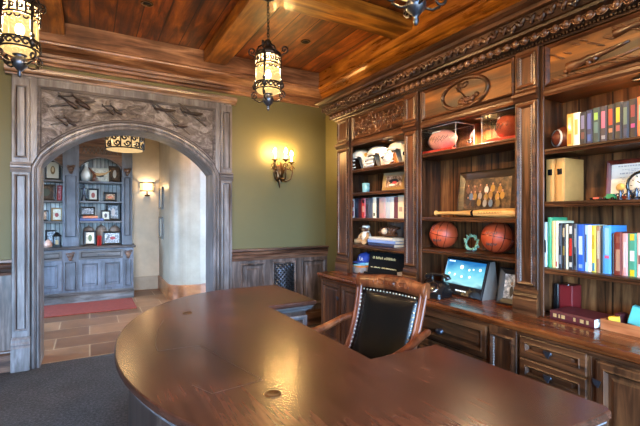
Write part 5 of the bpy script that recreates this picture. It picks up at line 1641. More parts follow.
# ------------------------------------------------------------------ helmets
def mk_helmet(k, y, label, yaw, decal):
    zs = SHL[0]; c = (2.56, y, zs)
    t = thing('football_helmet', label, 'helmet', c, 'white helmets on the far bookcase')
    R0 = Matrix.Translation(c) @ Matrix.Rotation(yaw, 4, 'Z')
    def go(mb, nm, m_, **kw):
        bmesh.ops.transform(mb.bm, matrix=R0, verts=mb.bm.verts[:])
        return mb.build(nm, m_, t, **kw)
    # shell: dome with face opening towards -x, ear flaps at the sides
    n, m_ = 28, 16
    def P_(i, j, s):
        az = 2 * PI * i / n                        # 0 = back (+x)
        f = 0.5 - 0.5 * math.cos(az)               # 0 back, 1 front
        side = abs(math.sin(az))
        low = -0.10 + 0.0 * side                   # lowest rim
        if f > 0.62: low = 0.035 + 0.0 * f         # brow of the face opening
        elif f > 0.5: low = -0.10 + 0.135 * (f - 0.5) / 0.12
        top = 0.112
        th0 = math.asin(max(-1, min(1, low / 0.125)))
        th = PI / 2 + (th0 - PI / 2) * j / m_
        return Vector((0.138 * s * math.cos(th) * math.cos(az), 0.108 * s * math.cos(th) * math.sin(az) * (1 - 0.06 * max(0, -math.sin(th))), 0.118 + 0.112 * s * math.sin(th) * (1.0 if th > 0 else 1.05)))
    mb = MB()
    mb.loops([[P_(i, j, 1.0) for i in range(n)] for j in range(m_ + 1)] + [[P_(i, j, 0.93) for i in range(n)] for j in range(m_, -1, -1)], True, False, False, True)
    go(mb, 'shell', M['helmet'])
    mb = MB()
    mb.loops([[P_(i, j, 0.925) for i in range(n)] for j in range(2, m_ + 1)] + [[P_(i, j, 0.82) for i in range(n)] for j in range(m_, 1, -1)], True, False, False, True)
    go(mb, 'padding', M['dark_pad'])
    mb = MB()
    for z, x, w in ((0.135, -0.125, 0.088), (0.09, -0.165, 0.075), (0.05, -0.17, 0.072), (0.02, -0.155, 0.07)):
        pts = []
        for i in range(11):
            a = -1.15 + 2.3 * i / 10
            pts.append((-0.03 + (x + 0.03) * math.cos(a) ** 0.8, 0.112 * math.sin(a) / math.sin(1.15), z + (0.02 if z < 0.1 else 0) * (1 - math.cos(a))))
        mb.tube(pts, 0.0055, 6)
    for yy in (-0.026, 0.026):
        mb.tube([(-0.12, yy, 0.137), (-0.155, yy, 0.09), (-0.162, yy, 0.05), (-0.148, yy, 0.02)], 0.005, 6)
    go(mb, 'face_guard', M['whitegloss'])
    for sy in (-1, 1):
        mb = MB().lathe([(0.0001, sy * 0.1115), (0.016, sy * 0.111), (0.018, sy * 0.107)], (0.005, 0, 0.10), 12, 'Y')
        go(mb, 'ear_hole', M['black'])
        mb = MB().ball((0.03, sy * 0.098, 0.165), (0.03, 0.008, 0.026), 12, 7, Matrix.Rotation(sy * R(22), 3, 'X'))
        go(mb, 'side_decal', decal)
    mb = MB()
    pts = [Vector((0.139 * math.cos(a), 0, 0.118 + 0.113 * math.sin(a))) for a in [0.15 + 2.3 * i / 14 for i in range(15)]]
    mb.loops([[p + Vector((0, -0.012, 0)) for p in pts], [p + Vector((0, -0.012, 0)) * 1 + (p - Vector((0, 0, 0.118))).normalized() * 0.0015 for p in pts], [p + Vector((0, 0.012, 0)) + (p - Vector((0, 0, 0.118))).normalized() * 0.0015 for p in pts], [p + Vector((0, 0.012, 0)) for p in pts]], False)
    go(mb, 'crest_stripe', decal)
mk_helmet(0, 3.54, 'white helmet at the left end of the top shelf of the far bookcase', R(-28), M['decal_gold'])
mk_helmet(1, 3.25, 'white helmet with a blue crest stripe in the middle of the three', R(-24), M['stripe'])
mk_helmet(2, 2.93, 'brightly lit white helmet at the right end of the helmet shelf', R(-26), M['decal_gold'])

# mug
t = thing('mug', 'pale blue mug on the shelf beneath the helmets', 'mug', (2.50, 3.40, SHL[1]))
z = SHL[1]
MB().lathe([(0.0001, z + 0.0005), (0.034, z + 0.0005), (0.037, z + 0.006), (0.038, z + 0.05), (0.041, z + 0.10), (0.038, z + 0.101), (0.035, z + 0.05), (0.033, z + 0.01), (0.0001, z + 0.009)], (2.50, 3.40, 0), 22).build('cup', M['mug'], t)
pts = [(2.50 - 0.012, 3.40 - 0.038 - 0.028 * math.sin(a), z + 0.052 + 0.03 * math.cos(a)) for a in [PI * i / 10 for i in range(11)]]
MB().tube(pts, 0.006, 7).build('handle', M['mug'], t)

# stuffed toy
z = SHL[3]
t = thing('stuffed_toy', 'stuffed toy sitting in a white jersey and dark cap on the far bookcase', 'soft toy', (2.54, 3.45, z))
bx, by = 2.54, 3.45
MB().ball((bx, by, z + 0.075), (0.05, 0.055, 0.074), 16, 11).build('body', M['jersey'], t)
hd = MB().ball((bx - 0.01, by - 0.005, z + 0.16), (0.036, 0.038, 0.036), 14, 9).build('head', M['plushdark'], t)
MB().ball((bx - 0.045, by - 0.005, z + 0.15), (0.016, 0.02, 0.014), 10, 7).build('muzzle', M['plush'], hd)
for sy in (-1, 1):
    MB().ball((bx - 0.042, by - 0.005 + sy * 0.013, z + 0.168), 0.0045, 8, 6).build('eye', M['black'], hd)
    MB().ball((bx, by - 0.005 + sy * 0.04, z + 0.16), (0.01, 0.012, 0.016), 8, 6).build('ear', M['plush'], hd)
cp_ = MB().lathe([(0.041, 0), (0.041, 0.012), (0.034, 0.03), (0.018, 0.04), (0.0001, 0.042)], (bx - 0.006, by - 0.005, z + 0.168), 16)
cp_.poly([(bx - 0.035, by - 0.04, z + 0.17), (bx - 0.08, by - 0.03, z + 0.165), (bx - 0.088, by - 0.005, z + 0.164), (bx - 0.08, by + 0.02, z + 0.165), (bx - 0.035, by + 0.03, z + 0.17)], (0, 0, 0.006))
cp_.build('cap', M['glove'], t)
MB().lathe([(0.042, 0.001), (0.0425, 0.014), (0.038, 0.024)], (bx - 0.006, by - 0.005, z + 0.168), 16).build('cap_band', M['whitegloss'], t)
for sy in (-1, 1):
    MB().tube([(bx - 0.01, by + sy * 0.045, z + 0.115), (bx - 0.03, by + sy * 0.07, z + 0.08), (bx - 0.055, by + sy * 0.06, z + 0.045)], [0.018, 0.017, 0.019], 9).build('arm', M['plush'], t)
    MB().tube([(bx - 0.01, by + sy * 0.03, z + 0.03), (bx - 0.06, by + sy * 0.06, z + 0.026), (bx - 0.095, by + sy * 0.085, z + 0.028)], [0.026, 0.024, 0.025], 9).build('leg', M['plush'], t)
t['label'] = 'stuffed toy sitting in a white jersey and dark cap on the far bookcase'
# stacked books, glove, ball
def flat_book(c, w, l, h, yaw, mat, label, group=None, spine=-1):
    """book lying flat; spine along local y on the -x side"""
    t_ = 0.0035
    rot = Matrix.Translation(c) @ Matrix.Rotation(yaw, 4, 'Z')
    pl = [(w / 2, 0), (-w / 2 + 0.004, 0), (-w / 2, h * 0.25), (-w / 2, h * 0.75), (-w / 2 + 0.004, h), (w / 2, h), (w / 2, h - t_), (-w / 2 + t_, h - t_), (-w / 2 + t_, t_), (w / 2, t_)]
    mb = MB().loops([[(x, y, z_) for x, z_ in pl] for y in (-l / 2, l / 2)], True, True, True)
    bmesh.ops.transform(mb.bm, matrix=rot, verts=mb.bm.verts[:])
    o = tag(mb.build('book', mat, None, c), label, 'book', group)
    mb = MB().box(-w / 2 + t_ + 0.0005, w / 2 - 0.005, -l / 2 + 0.004, l / 2 - 0.004, t_, h - t_)
    bmesh.ops.transform(mb.bm, matrix=rot, verts=mb.bm.verts[:])
    mb.build('pages', M['paper'], o)
    return o, rot
G = 'books stacked flat under the glove'
zz = SHL[3] + 0.001
for h, mt, lb, yw in ((0.03, cm(40, 46, 74), 'navy book at the bottom of the flat stack under the glove', 0), (0.028, cm(126, 150, 200), 'pale blue book in the middle of the flat stack under the glove', 3), (0.026, cm(206, 206, 204), 'white book on top of the flat stack, right under the glove', -3)):
    flat_book((2.545, 3.09, zz), 0.2, 0.40, h, R(yw), mt, lb, G)
    zz += h + 0.001
t = thing('baseball_glove', 'worn brown baseball glove lying on the flat book stack', 'glove', (2.54, 3.08, zz))
mb = MB().ball((2.55, 3.08, zz + 0.032), (0.07, 0.095, 0.03), 18, 10); mb.build('palm', M['glove'], t)
for k in range(5):
    yy = 2.98 + 0.045 * k
    pts = [(2.50, yy + 0.01, zz + 0.035), (2.515, yy - 0.006, zz + 0.075), (2.545, yy - 0.02, zz + 0.105 - 0.006 * abs(k - 2)), (2.575, yy - 0.026, zz + 0.10 - 0.006 * abs(k - 2))]
    MB().tube(pts, [0.02, 0.02, 0.018, 0.012], 8).build('finger', M['glove'], t)
mb = MB()
for k in range(4):
    mb.tube([(2.494, 3.005 + 0.045 * k, zz + 0.05), (2.49, 3.025 + 0.045 * k, zz + 0.056), (2.494, 3.045 + 0.045 * k, zz + 0.05)], 0.004, 5)
mb.build('lacing', M['plush'], t)
tag(MB().ball((2.462, 3.05, zz + 0.062), 0.031, 16, 11).build('baseball', M['bball'], None, (2.462, 3.05, zz + 0.03)), 'old cream baseball tucked in the brown glove', 'ball')

# worktop of the far bay: cap on a stack, black name stand, small white box
z = CT
t = thing('storage_box', 'grey cloth box with an orange rim on the worktop beneath the blue cap', 'box', (2.48, 3.48, z))
MB().box(2.43, 2.58, 3.40, 3.56, z + 0.0005, z + 0.075, 0.008, 2).build('body', M['greycloth'], t)
MB().box(2.428, 2.582, 3.398, 3.562, z + 0.06, z + 0.082, 0.004).build('rim', M['orange'], t)
t = thing('baseball_hat', 'pale aqua cap stacked under the royal blue cap', 'cap', (2.48, 3.48, z + 0.083), 'caps stacked on the grey box')
def cap(t, zb, mat, hh):
    mb = MB().lathe([(0.09, zb), (0.092, zb + hh * 0.3), (0.08, zb + hh * 0.7), (0.05, zb + hh * 0.93), (0.0001, zb + hh)], (2.557, 3.48, 0), 24)
    mb.build('crown', mat, t)
    mb = MB(); pts = []
    for i in range(15):
        a = PI / 2 + 0.35 + (PI - 0.7) * i / 14
        a2 = a + 0.0
        pts.append(((2.557 + 0.088 * math.cos(a2), 3.48 + 0.088 * math.sin(a2), zb + 0.006), (2.557 - 0.03 + 0.125 * math.cos(a2), 3.48 + 0.09 * math.sin(a2), zb + 0.001)))
    mb.loops([[p[0] for p in pts], [p[1] for p in pts], [Vector(p[1]) + Vector((0, 0, 0.004)) for p in pts], [Vector(p[0]) + Vector((0, 0, 0.004)) for p in pts]], False, False, False, True, True)
    mb.build('brim', mat, t)
cap(t, z + 0.083, M['capaqua'], 0.07)
t = thing('baseball_hat', 'royal blue cap with white letters on top of the cap stack', 'cap', (2.48, 3.48, z + 0.112), 'caps stacked on the grey box')
cap(t, z + 0.112, M['capblue'], 0.098)
MB().lathe([(0.0001, z + 0.2105), (0.008, z + 0.2105), (0.006, z + 0.215), (0.0001, z + 0.216)], (2.557, 3.48, 0), 10).build('button', M['capblue'], t)
mb = MB()
def stroke(p, q, r=0.0035):
    out = []
    for y, zz_ in (p, q):
        x = 2.557 - math.sqrt(max(0, 0.089 ** 2 - (y - 3.48) ** 2)) - 0.001 + max(0, (zz_ - (z + 0.150))) * 0.25
        out.append((x, y, zz_))
    mb.tube(out, r, 5)
yb, zb = 3.45, z + 0.128
stroke((yb + 0.022, zb + 0.046), (yb + 0.018, zb + 0.008)); stroke((yb + 0.018, zb + 0.008), (yb - 0.006, zb + 0.008))
stroke((yb + 0.002, zb), (yb - 0.008, zb + 0.036)); stroke((yb - 0.008, zb + 0.036), (yb - 0.02, zb)); stroke((yb - 0.002, zb + 0.014), (yb - 0.017, zb + 0.014))
mb.build('logo', M['whitegloss'], t)
t = thing('name_stand', 'black display stand with rows of small gold characters behind the chair', 'display stand', (2.52, 3.11, z))
rot = Matrix.Translation((2.50, 3.11, z + 0.006)) @ Matrix.Rotation(R(8), 4, 'Z') @ Matrix.Rotation(R(12), 4, 'Y')
def gox(mb, nm, m_, par):
    bmesh.ops.transform(mb.bm, matrix=rot, verts=mb.bm.verts[:])
    return mb.build(nm, m_, par)
gox(MB().poly([(0, -0.23, 0), (0, 0.23, 0), (0, 0.23, 0.235), (0, -0.23, 0.235)], (0.02, 0, 0)), 'board', M['matte'], t)
gox(MB().box(-0.05, 0.0, -0.23, 0.23, -0.0, 0.022, 0.003), 'ledge', M['matte'], t)
random.seed(21)
for z0, hh, y0, y1 in ((0.165, 0.024, 0.18, -0.12), (0.075, 0.012, 0.19, -0.15)):
    mb = MB(); y = y0; k = 0
    while y > y1:
        w_ = random.choice((0.005, 0.008, 0.011))
        mb.box(-0.0015, 0.0, y - w_, y, z0, z0 + hh * random.choice((0.7, 1, 1)))
        y -= w_ + 0.006; k += 1
        if k in (2, 9): y -= 0.014
    gox(mb, 'lettering', M['goldink'], t)
tag(MB().box(2.46, 2.50, 2.99, 3.07, z + 0.0005 + 0.03, z + 0.052, 0.003).build('card_block', M['silver'], None, (2.48, 3.03, z + 0.03)), 'small silver block lying at the foot of the black display stand', 'block') if False else None
tag(MB().box(2.43, 2.49, 2.77, 2.83, z + 0.0005, z + 0.09, 0.006, 2).build('small_box', M['greycloth'], None, (2.46, 2.80, z)), 'small pale box on the worktop at the right of the black display stand', 'box')

# ------------------------------------------------------------------ telephone
t = thing('telephone', 'glossy black telephone on the worktop left of the touch screen', 'telephone', (2.25, 2.18, z))
px, py = 2.25, 2.18
rot = Matrix.Translation((px, py, z + 0.004)) @ Matrix.Rotation(R(12), 4, 'Z')
mb = MB()
pl = [(-0.09, 0.0), (0.09, 0.0), (0.085, 0.03), (0.045, 0.105), (0.01, 0.115), (-0.02, 0.105), (-0.085, 0.035)]
mb.loops([[(x * k, y, z_ * kk) for x, z_ in pl] for y, k, kk in ((-0.085, 0.9, 0.86), (-0.07, 1, 1), (0.07, 1, 1), (0.085, 0.9, 0.86))], True, True, True)
gox(mb, 'body', M['black'], t)
rd = Matrix.Translation((-0.056, 0, 0.073)) @ Matrix.Rotation(R(-44), 4, 'Y')
mb = MB().lathe([(0.0001, 0.004), (0.022, 0.006), (0.024, 0.002), (0.044, 0.002), (0.048, 0.006), (0.052, 0.002), (0.05, -0.004)], n=26)
bmesh.ops.transform(mb.bm, matrix=rd, verts=mb.bm.verts[:])
gox(mb, 'dial', M['silver'], t)
mb = MB().lathe([(0.0245, 0.0035), (0.044, 0.0035), (0.044, 0.0045), (0.0245, 0.0045)], n=26)
bmesh.ops.transform(mb.bm, matrix=rd, verts=mb.bm.verts[:])
gox(mb, 'finger_wheel', M['black'], t)
mb = MB().tube([(0.02, -0.09, 0.13), (0.02, -0.08, 0.15), (0.02, -0.05, 0.162), (0.02, 0.05, 0.162), (0.02, 0.08, 0.15), (0.02, 0.09, 0.13)], [0.024, 0.022, 0.013, 0.013, 0.022, 0.024], 10)
gox(mb, 'handset', M['black'], t)
mb = MB()
for sy in (-0.045, 0.045):
    mb.tube([(0.02, sy, 0.10), (0.02, sy, 0.152)], 0.008, 6)
gox(mb, 'cradle', M['black'], t)
pts = [(0.06 + 0.05 * math.sin(i * 0.25), 0.125 + 0.04 * math.sin(i * 0.3) , 0.06 - 0.004 * i if i < 14 else 0.006) for i in range(20)]
gox(MB().tube([(0.02, 0.09, 0.12), (0.04, 0.13, 0.09), (0.06, 0.13, 0.04), (0.09, 0.10, 0.008), (0.08, 0.05, 0.01)], 0.004, 6), 'cord', M['black'], t)

# ------------------------------------------------------------------ touch screen
t = thing('touch_screen_computer', 'black touch screen computer showing a lit blue desktop on the worktop', 'computer', (2.5, 2.12, z))
rot = Matrix.Translation((2.44, 2.119, z + 0.001)) @ Matrix.Rotation(R(-4), 4, 'Z')
W2, H2, TL = 0.207, 0.268, math.tan(R(17))
def sp_(y, h_, d=0.0):                       # point on the leaning front face
    return (h_ * TL + d, y, h_)
mb = MB()
sec = [(0.0, 0.0), (H2 * TL, H2), (H2 * TL + 0.05, H2 + 0.004), (H2 * TL + 0.075, 0.09), (0.13, 0.0)]
mb.loops([[(x, y, z_) for x, z_ in sec] for y in (-W2, W2)], True, True, True)
gox(mb, 'housing', M['greyplastic'], t)
mb = MB()
n_ = Vector((-1, 0, TL)).normalized()
up_ = Vector((TL, 0, 1)).normalized()
HL = H2 / math.cos(R(17))
mb.panel(Vector((0, W2, 0)), -Y_, up_, n_, 2 * W2, HL, [(0, 0.0), (0, 0.012), (0.004, 0.015)], False)
mb.faces([Vector((0, W2, 0)) + up_ * a + -Y_ * b_ + n_ * 0.015 for a, b_ in ((0.004, 0.004), (0.004, 2 * W2 - 0.004), (0.066, 2 * W2 - 0.004), (0.066, 0.004))], [(0, 1, 2, 3)])
mb.panel(Vector((0, W2, 0)) + up_ * 0.062, -Y_, up_, n_, 2 * W2, HL - 0.062, [(0.004, 0.015), (0.014, 0.015), (0.016, 0.012)], False)
gox(mb, 'bezel', M['screen_bezel'], t)
o_s = Vector((0, W2 - 0.014, 0)) + up_ * 0.076
mb = MB().faces([o_s + up_ * a - Y_ * b_ + n_ * 0.0125 for a, b_ in ((0, 0), (0, 2 * W2 - 0.028), (HL - 0.092, 2 * W2 - 0.028), (HL - 0.092, 0))], [(0, 1, 2, 3)])
sc_ = gox(mb, 'screen', M['screen'], t)
SW, SH = 2 * W2 - 0.028, HL - 0.092
def on_screen(mb, fx, fz, rx, rz, n=12):
    c = o_s + up_ * (SH * fz) - Y_ * (SW * fx) + n_ * 0.0132
    mb.faces([c + up_ * rz * math.sin(2 * PI * i / n) - Y_ * rx * math.cos(2 * PI * i / n) for i in range(n)], [tuple(range(n))])
for fx, fz, r in ((0.42, 0.74, 0.018), (0.12, 0.42, 0.010), (0.27, 0.4, 0.010), (0.46, 0.36, 0.010), (0.66, 0.38, 0.010), (0.88, 0.72, 0.012), (0.62, 0.66, 0.01), (0.72, 0.7, 0.008)):
    mb = MB(); on_screen(mb, fx, fz, r, r * 0.9)
    gox(mb, 'icon', M['icon'], sc_)
mb = MB()
for k in range(5):
    c = o_s + up_ * (SH * 0.915) - Y_ * (0.02 + 0.013 * k) + n_ * 0.0132
    mb.faces([c, c - Y_ * 0.010, c - Y_ * 0.010 + up_ * 0.012, c + up_ * 0.012], [(0, 1, 2, 3)])
gox(mb, 'corner_text', M['icon'], sc_)
mb = MB()
for k in range(5):
    c = Vector((0, 0, 0)) + up_ * 0.03 + n_ * 0.0158 - Y_ * (0.0 + 0.022 * (k - 2)) 
    mb.faces([c, c - Y_ * 0.016, c - Y_ * 0.016 + up_ * 0.008, c + up_ * 0.008], [(0, 1, 2, 3)])
gox(mb, 'button_row', M['icon'], t)

# ------------------------------------------------------------------ near worktop
t = thing('keepsake_box', 'upright dark red box with a black side standing at the near bay corner', 'box', (2.62, 1.42, z))
MB().box(2.575, 2.68, 1.375, 1.455, z + 0.0005, z + 0.175, 0.003).build('body', M['darkred'], t)
MB().box(2.565, 2.682, 1.455, 1.485, z + 0.0005, z + 0.178, 0.003).build('slipcase', M['black'], t)
MB().ball((2.59, 1.41, z + 0.177), (0.01, 0.012, 0.006), 8, 6).build('clasp', M['silver'], t)
o, rot = flat_book((2.46, 1.26, z + 0.001), 0.20, 0.25, 0.052, R(-4), M['maroon'], 'thick maroon album lying on the worktop with its white pages showing')
for y, ln in ((0.095, 0.02), (0.068, 0.008), (0.045, 0.02), (-0.02, 0.012), (-0.06, 0.02), (-0.09, 0.012)):
    mb = MB().box(-0.1012, -0.0998, y - ln / 2, y + ln / 2, 0.016, 0.036)
    bmesh.ops.transform(mb.bm, matrix=rot, verts=mb.bm.verts[:])
    mb.build('spine_lettering', M['goldink'], o)
mb = MB().box(-0.085, 0.085, -0.128, -0.05, 0.012, 0.03)
bmesh.ops.transform(mb.bm, matrix=rot, verts=mb.bm.verts[:])
mb.build('loose_papers', M['whitegloss'], o, label='white papers sticking out of the album')
t = thing('wooden_tray', 'open orange-brown wooden tray at the right edge of the worktop', 'tray', (2.46, 1.0, z))
mb = MB()
o4 = [(2.39, 0.80), (2.39, 1.13), (2.60, 1.13), (2.60, 0.80)]; i4 = [(2.398, 0.808), (2.398, 1.122), (2.592, 1.122), (2.592, 0.808)]
mb.loops([[(x, y, z + 0.009) for x, y in i4], [(x, y, z + 0.055) for x, y in i4], [(x, y, z + 0.055) for x, y in o4], [(x, y, z + 0.0005) for x, y in o4]], True, True, True)
mb.build('tray_body', M['traywood'], t)
def loose(name, label, cat, c, size, rz, rx, mat, eps=0.001):
    rot = Matrix.Translation(c) @ Matrix.Rotation(rz, 4, 'Z') @ Matrix.Rotation(rx, 4, 'X')
    mb = MB().box(-size[0] / 2, size[0] / 2, -size[1] / 2, size[1] / 2, 0, size[2], 0.003)
    bmesh.ops.transform(mb.bm, matrix=rot, verts=mb.bm.verts[:])
    return tag(mb.build(name, mat, None, c), label, cat)
loose('teal_carton', 'teal carton standing tilted in the wooden tray', 'box', (2.54, 1.02, z + 0.024), (0.05, 0.085, 0.10), R(10), R(14), M['teal'])
loose('card_packet', 'small yellow packet poking out of the wooden tray', 'packet', (2.45, 1.085, z + 0.012), (0.03, 0.05, 0.058), R(20), R(-6), M['yellow'])
loose('leather_case', 'small maroon case lying in the far corner of the wooden tray', 'case', (2.54, 1.10, z + 0.0125), (0.08, 0.032, 0.062), 0, R(4), M['maroon'])

# ------------------------------------------------------------------ hall shelf objects (front of shelves at y 7.81)
HYI = 7.93
ZS = (ZCN, 1.302, 1.64, 1.978)
def hframe(x, zi, w, h, mat, prints, label, border=0.03, tilt=8, yaw=0, y=HYI, mount=0.0, dz=0.0):
    rot_yaw = R(90 + yaw)
    return frame('picture_frame', label, 'picture', (x, y, ZS[zi] + 0.001 + dz), w, h, rot_yaw, R(tilt), mat, border, 0.018, prints, 'framed pictures in the blue hall cabinet', mount)
# frame() faces -x; a +90 degree turn makes it face -y
hframe(0.05, 2, 0.17, 0.22, M['blackm'], [(M['mat'], None), (cm(150, 70, 60), (0.5, 0.45, 0.26, 0.3))], 'black frame with a portrait on the second hall shelf beside the cross')
hframe(0.31, 2, 0.20, 0.16, M['blackm'], [(ph_warm, None), (cm(190, 90, 60), (0.5, 0.4, 0.3, 0.2))], 'low black landscape frame at the right of the second hall shelf')
hframe(0.16, 3, 0.26, 0.24, M['mat'], [(ph_pale, None), (cm(60, 52, 50), (0.5, 0.4, 0.3, 0.12))], 'pale framed drawing behind the horns on the top hall shelf', 0.03)
hframe(0.375, 3, 0.19, 0.29, M['brownframe'], [(ph_dark, None), (cm(196, 186, 170), (0.5, 0.5, 0.24, 0.34))], 'dark brown frame at the right of the top hall shelf', 0.035, yaw=-14)
for k, (zz_, w, h, mt, lb) in enumerate(((0, 0.36, 0.045, cm(60, 74, 130), 'flat blue book at the bottom of the hall shelf stack'), (0.046, 0.22, 0.04, cm(206, 116, 66), 'flat orange book on the blue one in the hall cabinet'))):
    flat_book((0.03 - 0.02 * k, HYI + 0.03, ZS[1] + 0.001 + zz_), 0.17, w, h, R(90), mt, lb, 'books lying in the hall cabinet')
hframe(-0.03, 1, 0.22, 0.15, M['blackm'], [(ph_cool, None)], 'black framed snapshot on top of the orange hall book', 0.024, dz=0.0895, y=7.93)
hframe(0.24, 1, 0.15, 0.18, M['blackm'], [(M['mat'], None), (cm(70, 70, 80), (0.5, 0.5, 0.22, 0.3))], 'small black frame with a white mount left of the tallest hall frame', 0.024, y=7.9)
hframe(0.355, 1, 0.22, 0.30, M['blackm'], [(ph_cool, None), (cm(206, 196, 190), (0.5, 0.5, 0.2, 0.3))], 'tall black frame with a crowd photo on the third hall shelf', 0.035, yaw=-6)
def urn(x, label, k, h):
    z0 = ZS[0]
    t = thing('domed_urn', label, 'urn', (x, 8.03, z0), 'domed taupe urns in the hall cabinet')
    r = 0.085
    MB().lathe([(0.0001, z0 + 0.0005), (r * 0.8, z0 + 0.0005), (r, z0 + 0.03), (r, z0 + h * 0.66), (r * 0.9, z0 + h * 0.7)], (x, 8.03, 0), 20).build('jar', M['urn'], t)
    MB().lathe([(r * 0.94, z0 + h * 0.69), (r * 0.96, z0 + h * 0.73), (r * 0.75, z0 + h * 0.83), (r * 0.3, z0 + h * 0.9), (0.012, z0 + h * 0.92), (0.016, z0 + h * 0.96), (0.0001, z0 + h)], (x, 8.03, 0), 20).build('domed_lid', M['urn'], t)
urn(-0.015, 'domed taupe urn behind the left photo on the hall cabinet top', 0, 0.355)
urn(0.175, 'domed taupe urn standing clear in the middle of the hall cabinet top', 0, 0.375)
urn(0.385, 'domed taupe urn behind the wide photo on the hall cabinet top', 0, 0.365)
hframe(0.005, 0, 0.18, 0.25, M['blackm'], [(ph_pale, None), (cm(90, 110, 70), (0.5, 0.5, 0.24, 0.3))], 'black frame with a green photo before the left urn', 0.03, y=7.86)
hframe(0.335, 0, 0.28, 0.23, M['blackm'], [(ph_cool, None), (cm(150, 40, 60), (0.55, 0.5, 0.2, 0.16))], 'wide black frame with a red patch before the right urn', 0.03, y=7.86)
for x, lb in ((0.125, 'red wax candle at the left of the pair on the hall cabinet top'), (0.158, 'red wax candle beside its twin, right of the pair')):
    t = thing('pillar_candle', lb, 'candle', (x, 7.80, ZS[0]), 'red candles on the hall cabinet')
    MB().cyl((x, 7.80, 0), 0.015, ZS[0] + 0.0005, ZS[0] + 0.17, 12).build('wax', M['redwax'], t)
    MB().tube([(x, 7.80, ZS[0] + 0.168), (x + 0.002, 7.80, ZS[0] + 0.18)], 0.0015, 5).build('wick', M['black'], t)
# vase, horns, cross
z0 = ZS[3]
t = thing('vase', 'white bottle-shaped vase at the left of the top hall shelf', 'vase', (-0.055, 7.95, z0))
MB().lathe([(0.0001, z0 + 0.0005), (0.05, z0 + 0.0005), (0.078, z0 + 0.05), (0.085, z0 + 0.11), (0.06, z0 + 0.18), (0.03, z0 + 0.23), (0.026, z0 + 0.28), (0.042, z0 + 0.325), (0.036, z0 + 0.325), (0.02, z0 + 0.28)], (-0.055, 7.95, 0), 22).build('body', M['whitegloss'], t)
t = thing('mounted_horns', 'wide pair of brown steer horns resting before the drawing on the top hall shelf', 'horns', (0.17, 7.87, z0))
MB().tube([(0.085, 7.86, z0 + 0.02), (0.07, 7.86, z0 + 0.06), (0.075, 7.87, z0 + 0.14)], [0.05, 0.035, 0.02], 8).lathe([(0.0001, z0 + 0.0005), (0.06, z0 + 0.0005), (0.05, z0 + 0.012), (0.0001, z0 + 0.013)], (0.085, 7.86, 0), 14).build('stand', M['horn'], t)
MB().tube([(0.075, 7.87, z0 + 0.13), (0.03, 7.86, z0 + 0.17), (-0.02, 7.86, z0 + 0.24)], [0.026, 0.018, 0.004], 8).build('horn', M['horn'], t)
MB().tube([(0.075, 7.87, z0 + 0.13), (0.14, 7.86, z0 + 0.115), (0.24, 7.86, z0 + 0.14), (0.32, 7.86, z0 + 0.20)], [0.026, 0.024, 0.016, 0.004], 8).build('horn', M['hornpale'], t)
z0 = ZS[2]
t = thing('cross_sculpture', 'slim pewter cross figure at the left of the second hall shelf', 'sculpture', (-0.085, 7.92, z0))
MB().tube([(-0.12, 7.92, z0 + 0.004), (-0.095, 7.92, z0 + 0.13), (-0.085, 7.92, z0 + 0.2), (-0.085, 7.92, z0 + 0.28)], [0.012, 0.013, 0.016, 0.008], 8).tube([(-0.05, 7.92, z0 + 0.004), (-0.075, 7.92, z0 + 0.13), (-0.085, 7.92, z0 + 0.19)], [0.012, 0.012, 0.012], 8).build('body', M['pewter'], t)
MB().tube([(-0.14, 7.92, z0 + 0.215), (-0.085, 7.92, z0 + 0.205), (-0.045, 7.92, z0 + 0.215)], [0.01, 0.013, 0.01], 8).build('arm', M['pewter'], t)
MB().ball((-0.085, 7.92, z0 + 0.285), 0.018, 10, 7).build('head', M['pewter'], t)
# left bay of the cabinet
hframe(-0.53, 3, 0.22, 0.33, M['blackm'], [(M['mat'], None), (cm(120, 96, 60), (0.5, 0.5, 0.32, 0.34)), (cm(206, 186, 150), (0.5, 0.55, 0.16, 0.2))], 'large black frame with a portrait at the top left of the hall cabinet', 0.028, mount=0.03)
hframe(-0.63, 2, 0.28, 0.27, M['brownframe'], [(ph_dark, None), (cm(70, 74, 60), (0.5, 0.5, 0.3, 0.3))], 'dark embossed plaque on the second shelf of the left hall bay', 0.03)
hframe(-0.435, 2, 0.07, 0.25, M['redwax'], [(ph_red, None)], 'narrow red frame leaning beside the dark embossed plaque', 0.014, yaw=-10, y=7.86)
hframe(-0.66, 1, 0.14, 0.18, M['blackm'], [(ph_warm, None)], 'small black frame on the third shelf of the left hall bay', 0.025)
hframe(-0.475, 1, 0.15, 0.22, M['goldframe'], [(ph_pale, None), (cm(150, 60, 60), (0.5, 0.45, 0.25, 0.2))], 'gold-edged frame with a pale print on the third shelf of the left hall bay', 0.02)
hframe(-0.56, 0, 0.16, 0.27, M['blackm'], [(ph_cool, None)], 'black frame behind the shell on the hall cabinet top', 0.028, y=7.97)
z0 = ZS[0]
t = thing('shell_ornament', 'pinkish shell ornament on the hall cabinet top at the archway jamb', 'ornament', (-0.58, 7.78, z0))
MB().lathe([(0.0001, z0 + 0.0005), (0.05, z0 + 0.0005), (0.06, z0 + 0.04), (0.045, z0 + 0.09), (0.02, z0 + 0.12), (0.0001, z0 + 0.13)], (-0.58, 7.78, 0), 14).build('shell', cm(196, 150, 130), t)
t = thing('candle_lantern', 'black candle lantern standing beside the rosette upright on the hall cabinet', 'lantern', (-0.465, 7.82, z0))
MB().box(-0.52, -0.41, 7.765, 7.875, z0 + 0.0005, z0 + 0.04, 0.004).build('base', M['black'], t)
for dx, dy in ((-0.05, -0.05), (0.05, -0.05), (-0.05, 0.05), (0.05, 0.05)):
    MB().tube([(-0.465 + dx, 7.82 + dy, z0 + 0.038), (-0.465 + dx, 7.82 + dy, z0 + 0.17)], 0.006, 5).build('post', M['black'], t)
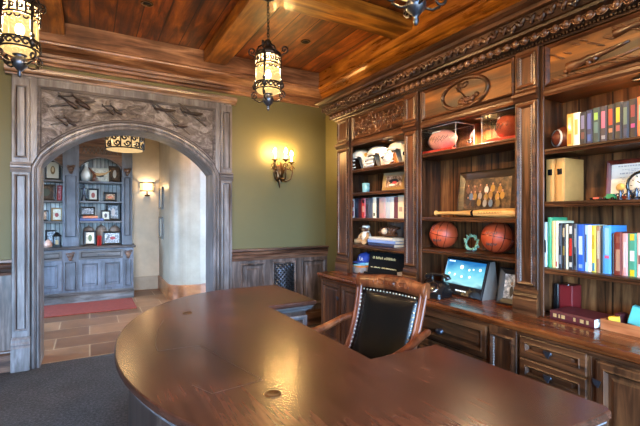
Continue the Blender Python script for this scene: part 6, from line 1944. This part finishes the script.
MB().lathe([(0.07, z0 + 0.168), (0.066, z0 + 0.18), (0.03, z0 + 0.225), (0.02, z0 + 0.235), (0.0001, z0 + 0.24)], (-0.465, 7.82, 0), 4).build('roof', M['black'], t)
MB().cyl((-0.465, 7.82, 0), 0.022, z0 + 0.039, z0 + 0.11, 12).build('candle', M['candle'], t)
# ------------------------------------------------------------------ light, world, camera
for (x, y, e) in ((2.56, 3.065, 20), (2.56, 2.04, 32), (2.56, 1.02, 46)):
    ld = bpy.data.lights.new('puck_light_beam', 'SPOT'); ld.energy = e * 2.2; ld.color = (1, 0.72, 0.42); ld.spot_size = R(150); ld.spot_blend = 0.6; ld.shadow_soft_size = 0.02
    o = bpy.data.objects.new('puck_light_beam', ld); COL.objects.link(o); o.location = (x, y, 2.13)
W = bpy.data.worlds.new('sky'); S.world = W; W.use_nodes = True
bg = W.node_tree.nodes['Background']
nt = W.node_tree
tc = nt.nodes.new('ShaderNodeTexCoord'); sx = nt.nodes.new('ShaderNodeSeparateXYZ')
nt.links.new(tc.outputs['Generated'], sx.inputs[0])
rr = ramp(nt, [(0.44, (0.10, 0.105, 0.10, 1)), (0.52, (0.40, 0.65, 1.0, 1))])
mr = N(nt, 'ShaderNodeMapRange'); mr.inputs['From Min'].default_value = -1; mr.inputs['From Max'].default_value = 1
nt.links.new(sx.outputs['Z'], mr.inputs['Value']); nt.links.new(mr.outputs['Result'], rr.inputs['Fac'])
nt.links.new(rr.outputs['Color'], bg.inputs['Color'])
bg.inputs['Strength'].default_value = 44.0
cam = bpy.data.cameras.new('camera'); cam.sensor_width = 36; cam.lens = 402 / 640 * 36; cam.shift_y = 0.0016
cam.clip_start = 0.05
co = bpy.data.objects.new('camera', cam); COL.objects.link(co)
co.location = (0, 0, 1.42); co.rotation_euler = (PI / 2, 0, R(-29.8))
S.camera = co
vs = S.view_settings
vs.view_transform = 'Standard'; vs.look = 'None'; vs.gamma = 1; vs.use_curve_mapping = False
vs.exposure = 0.25
S.cycles.use_denoising = True
S.cycles.max_bounces = 8; S.cycles.diffuse_bounces = 4; S.cycles.glossy_bounces = 4; S.cycles.transparent_max_bounces = 12
S.cycles.sample_clamp_indirect = 6
S.cycles.caustics_reflective = False; S.cycles.caustics_refractive = False
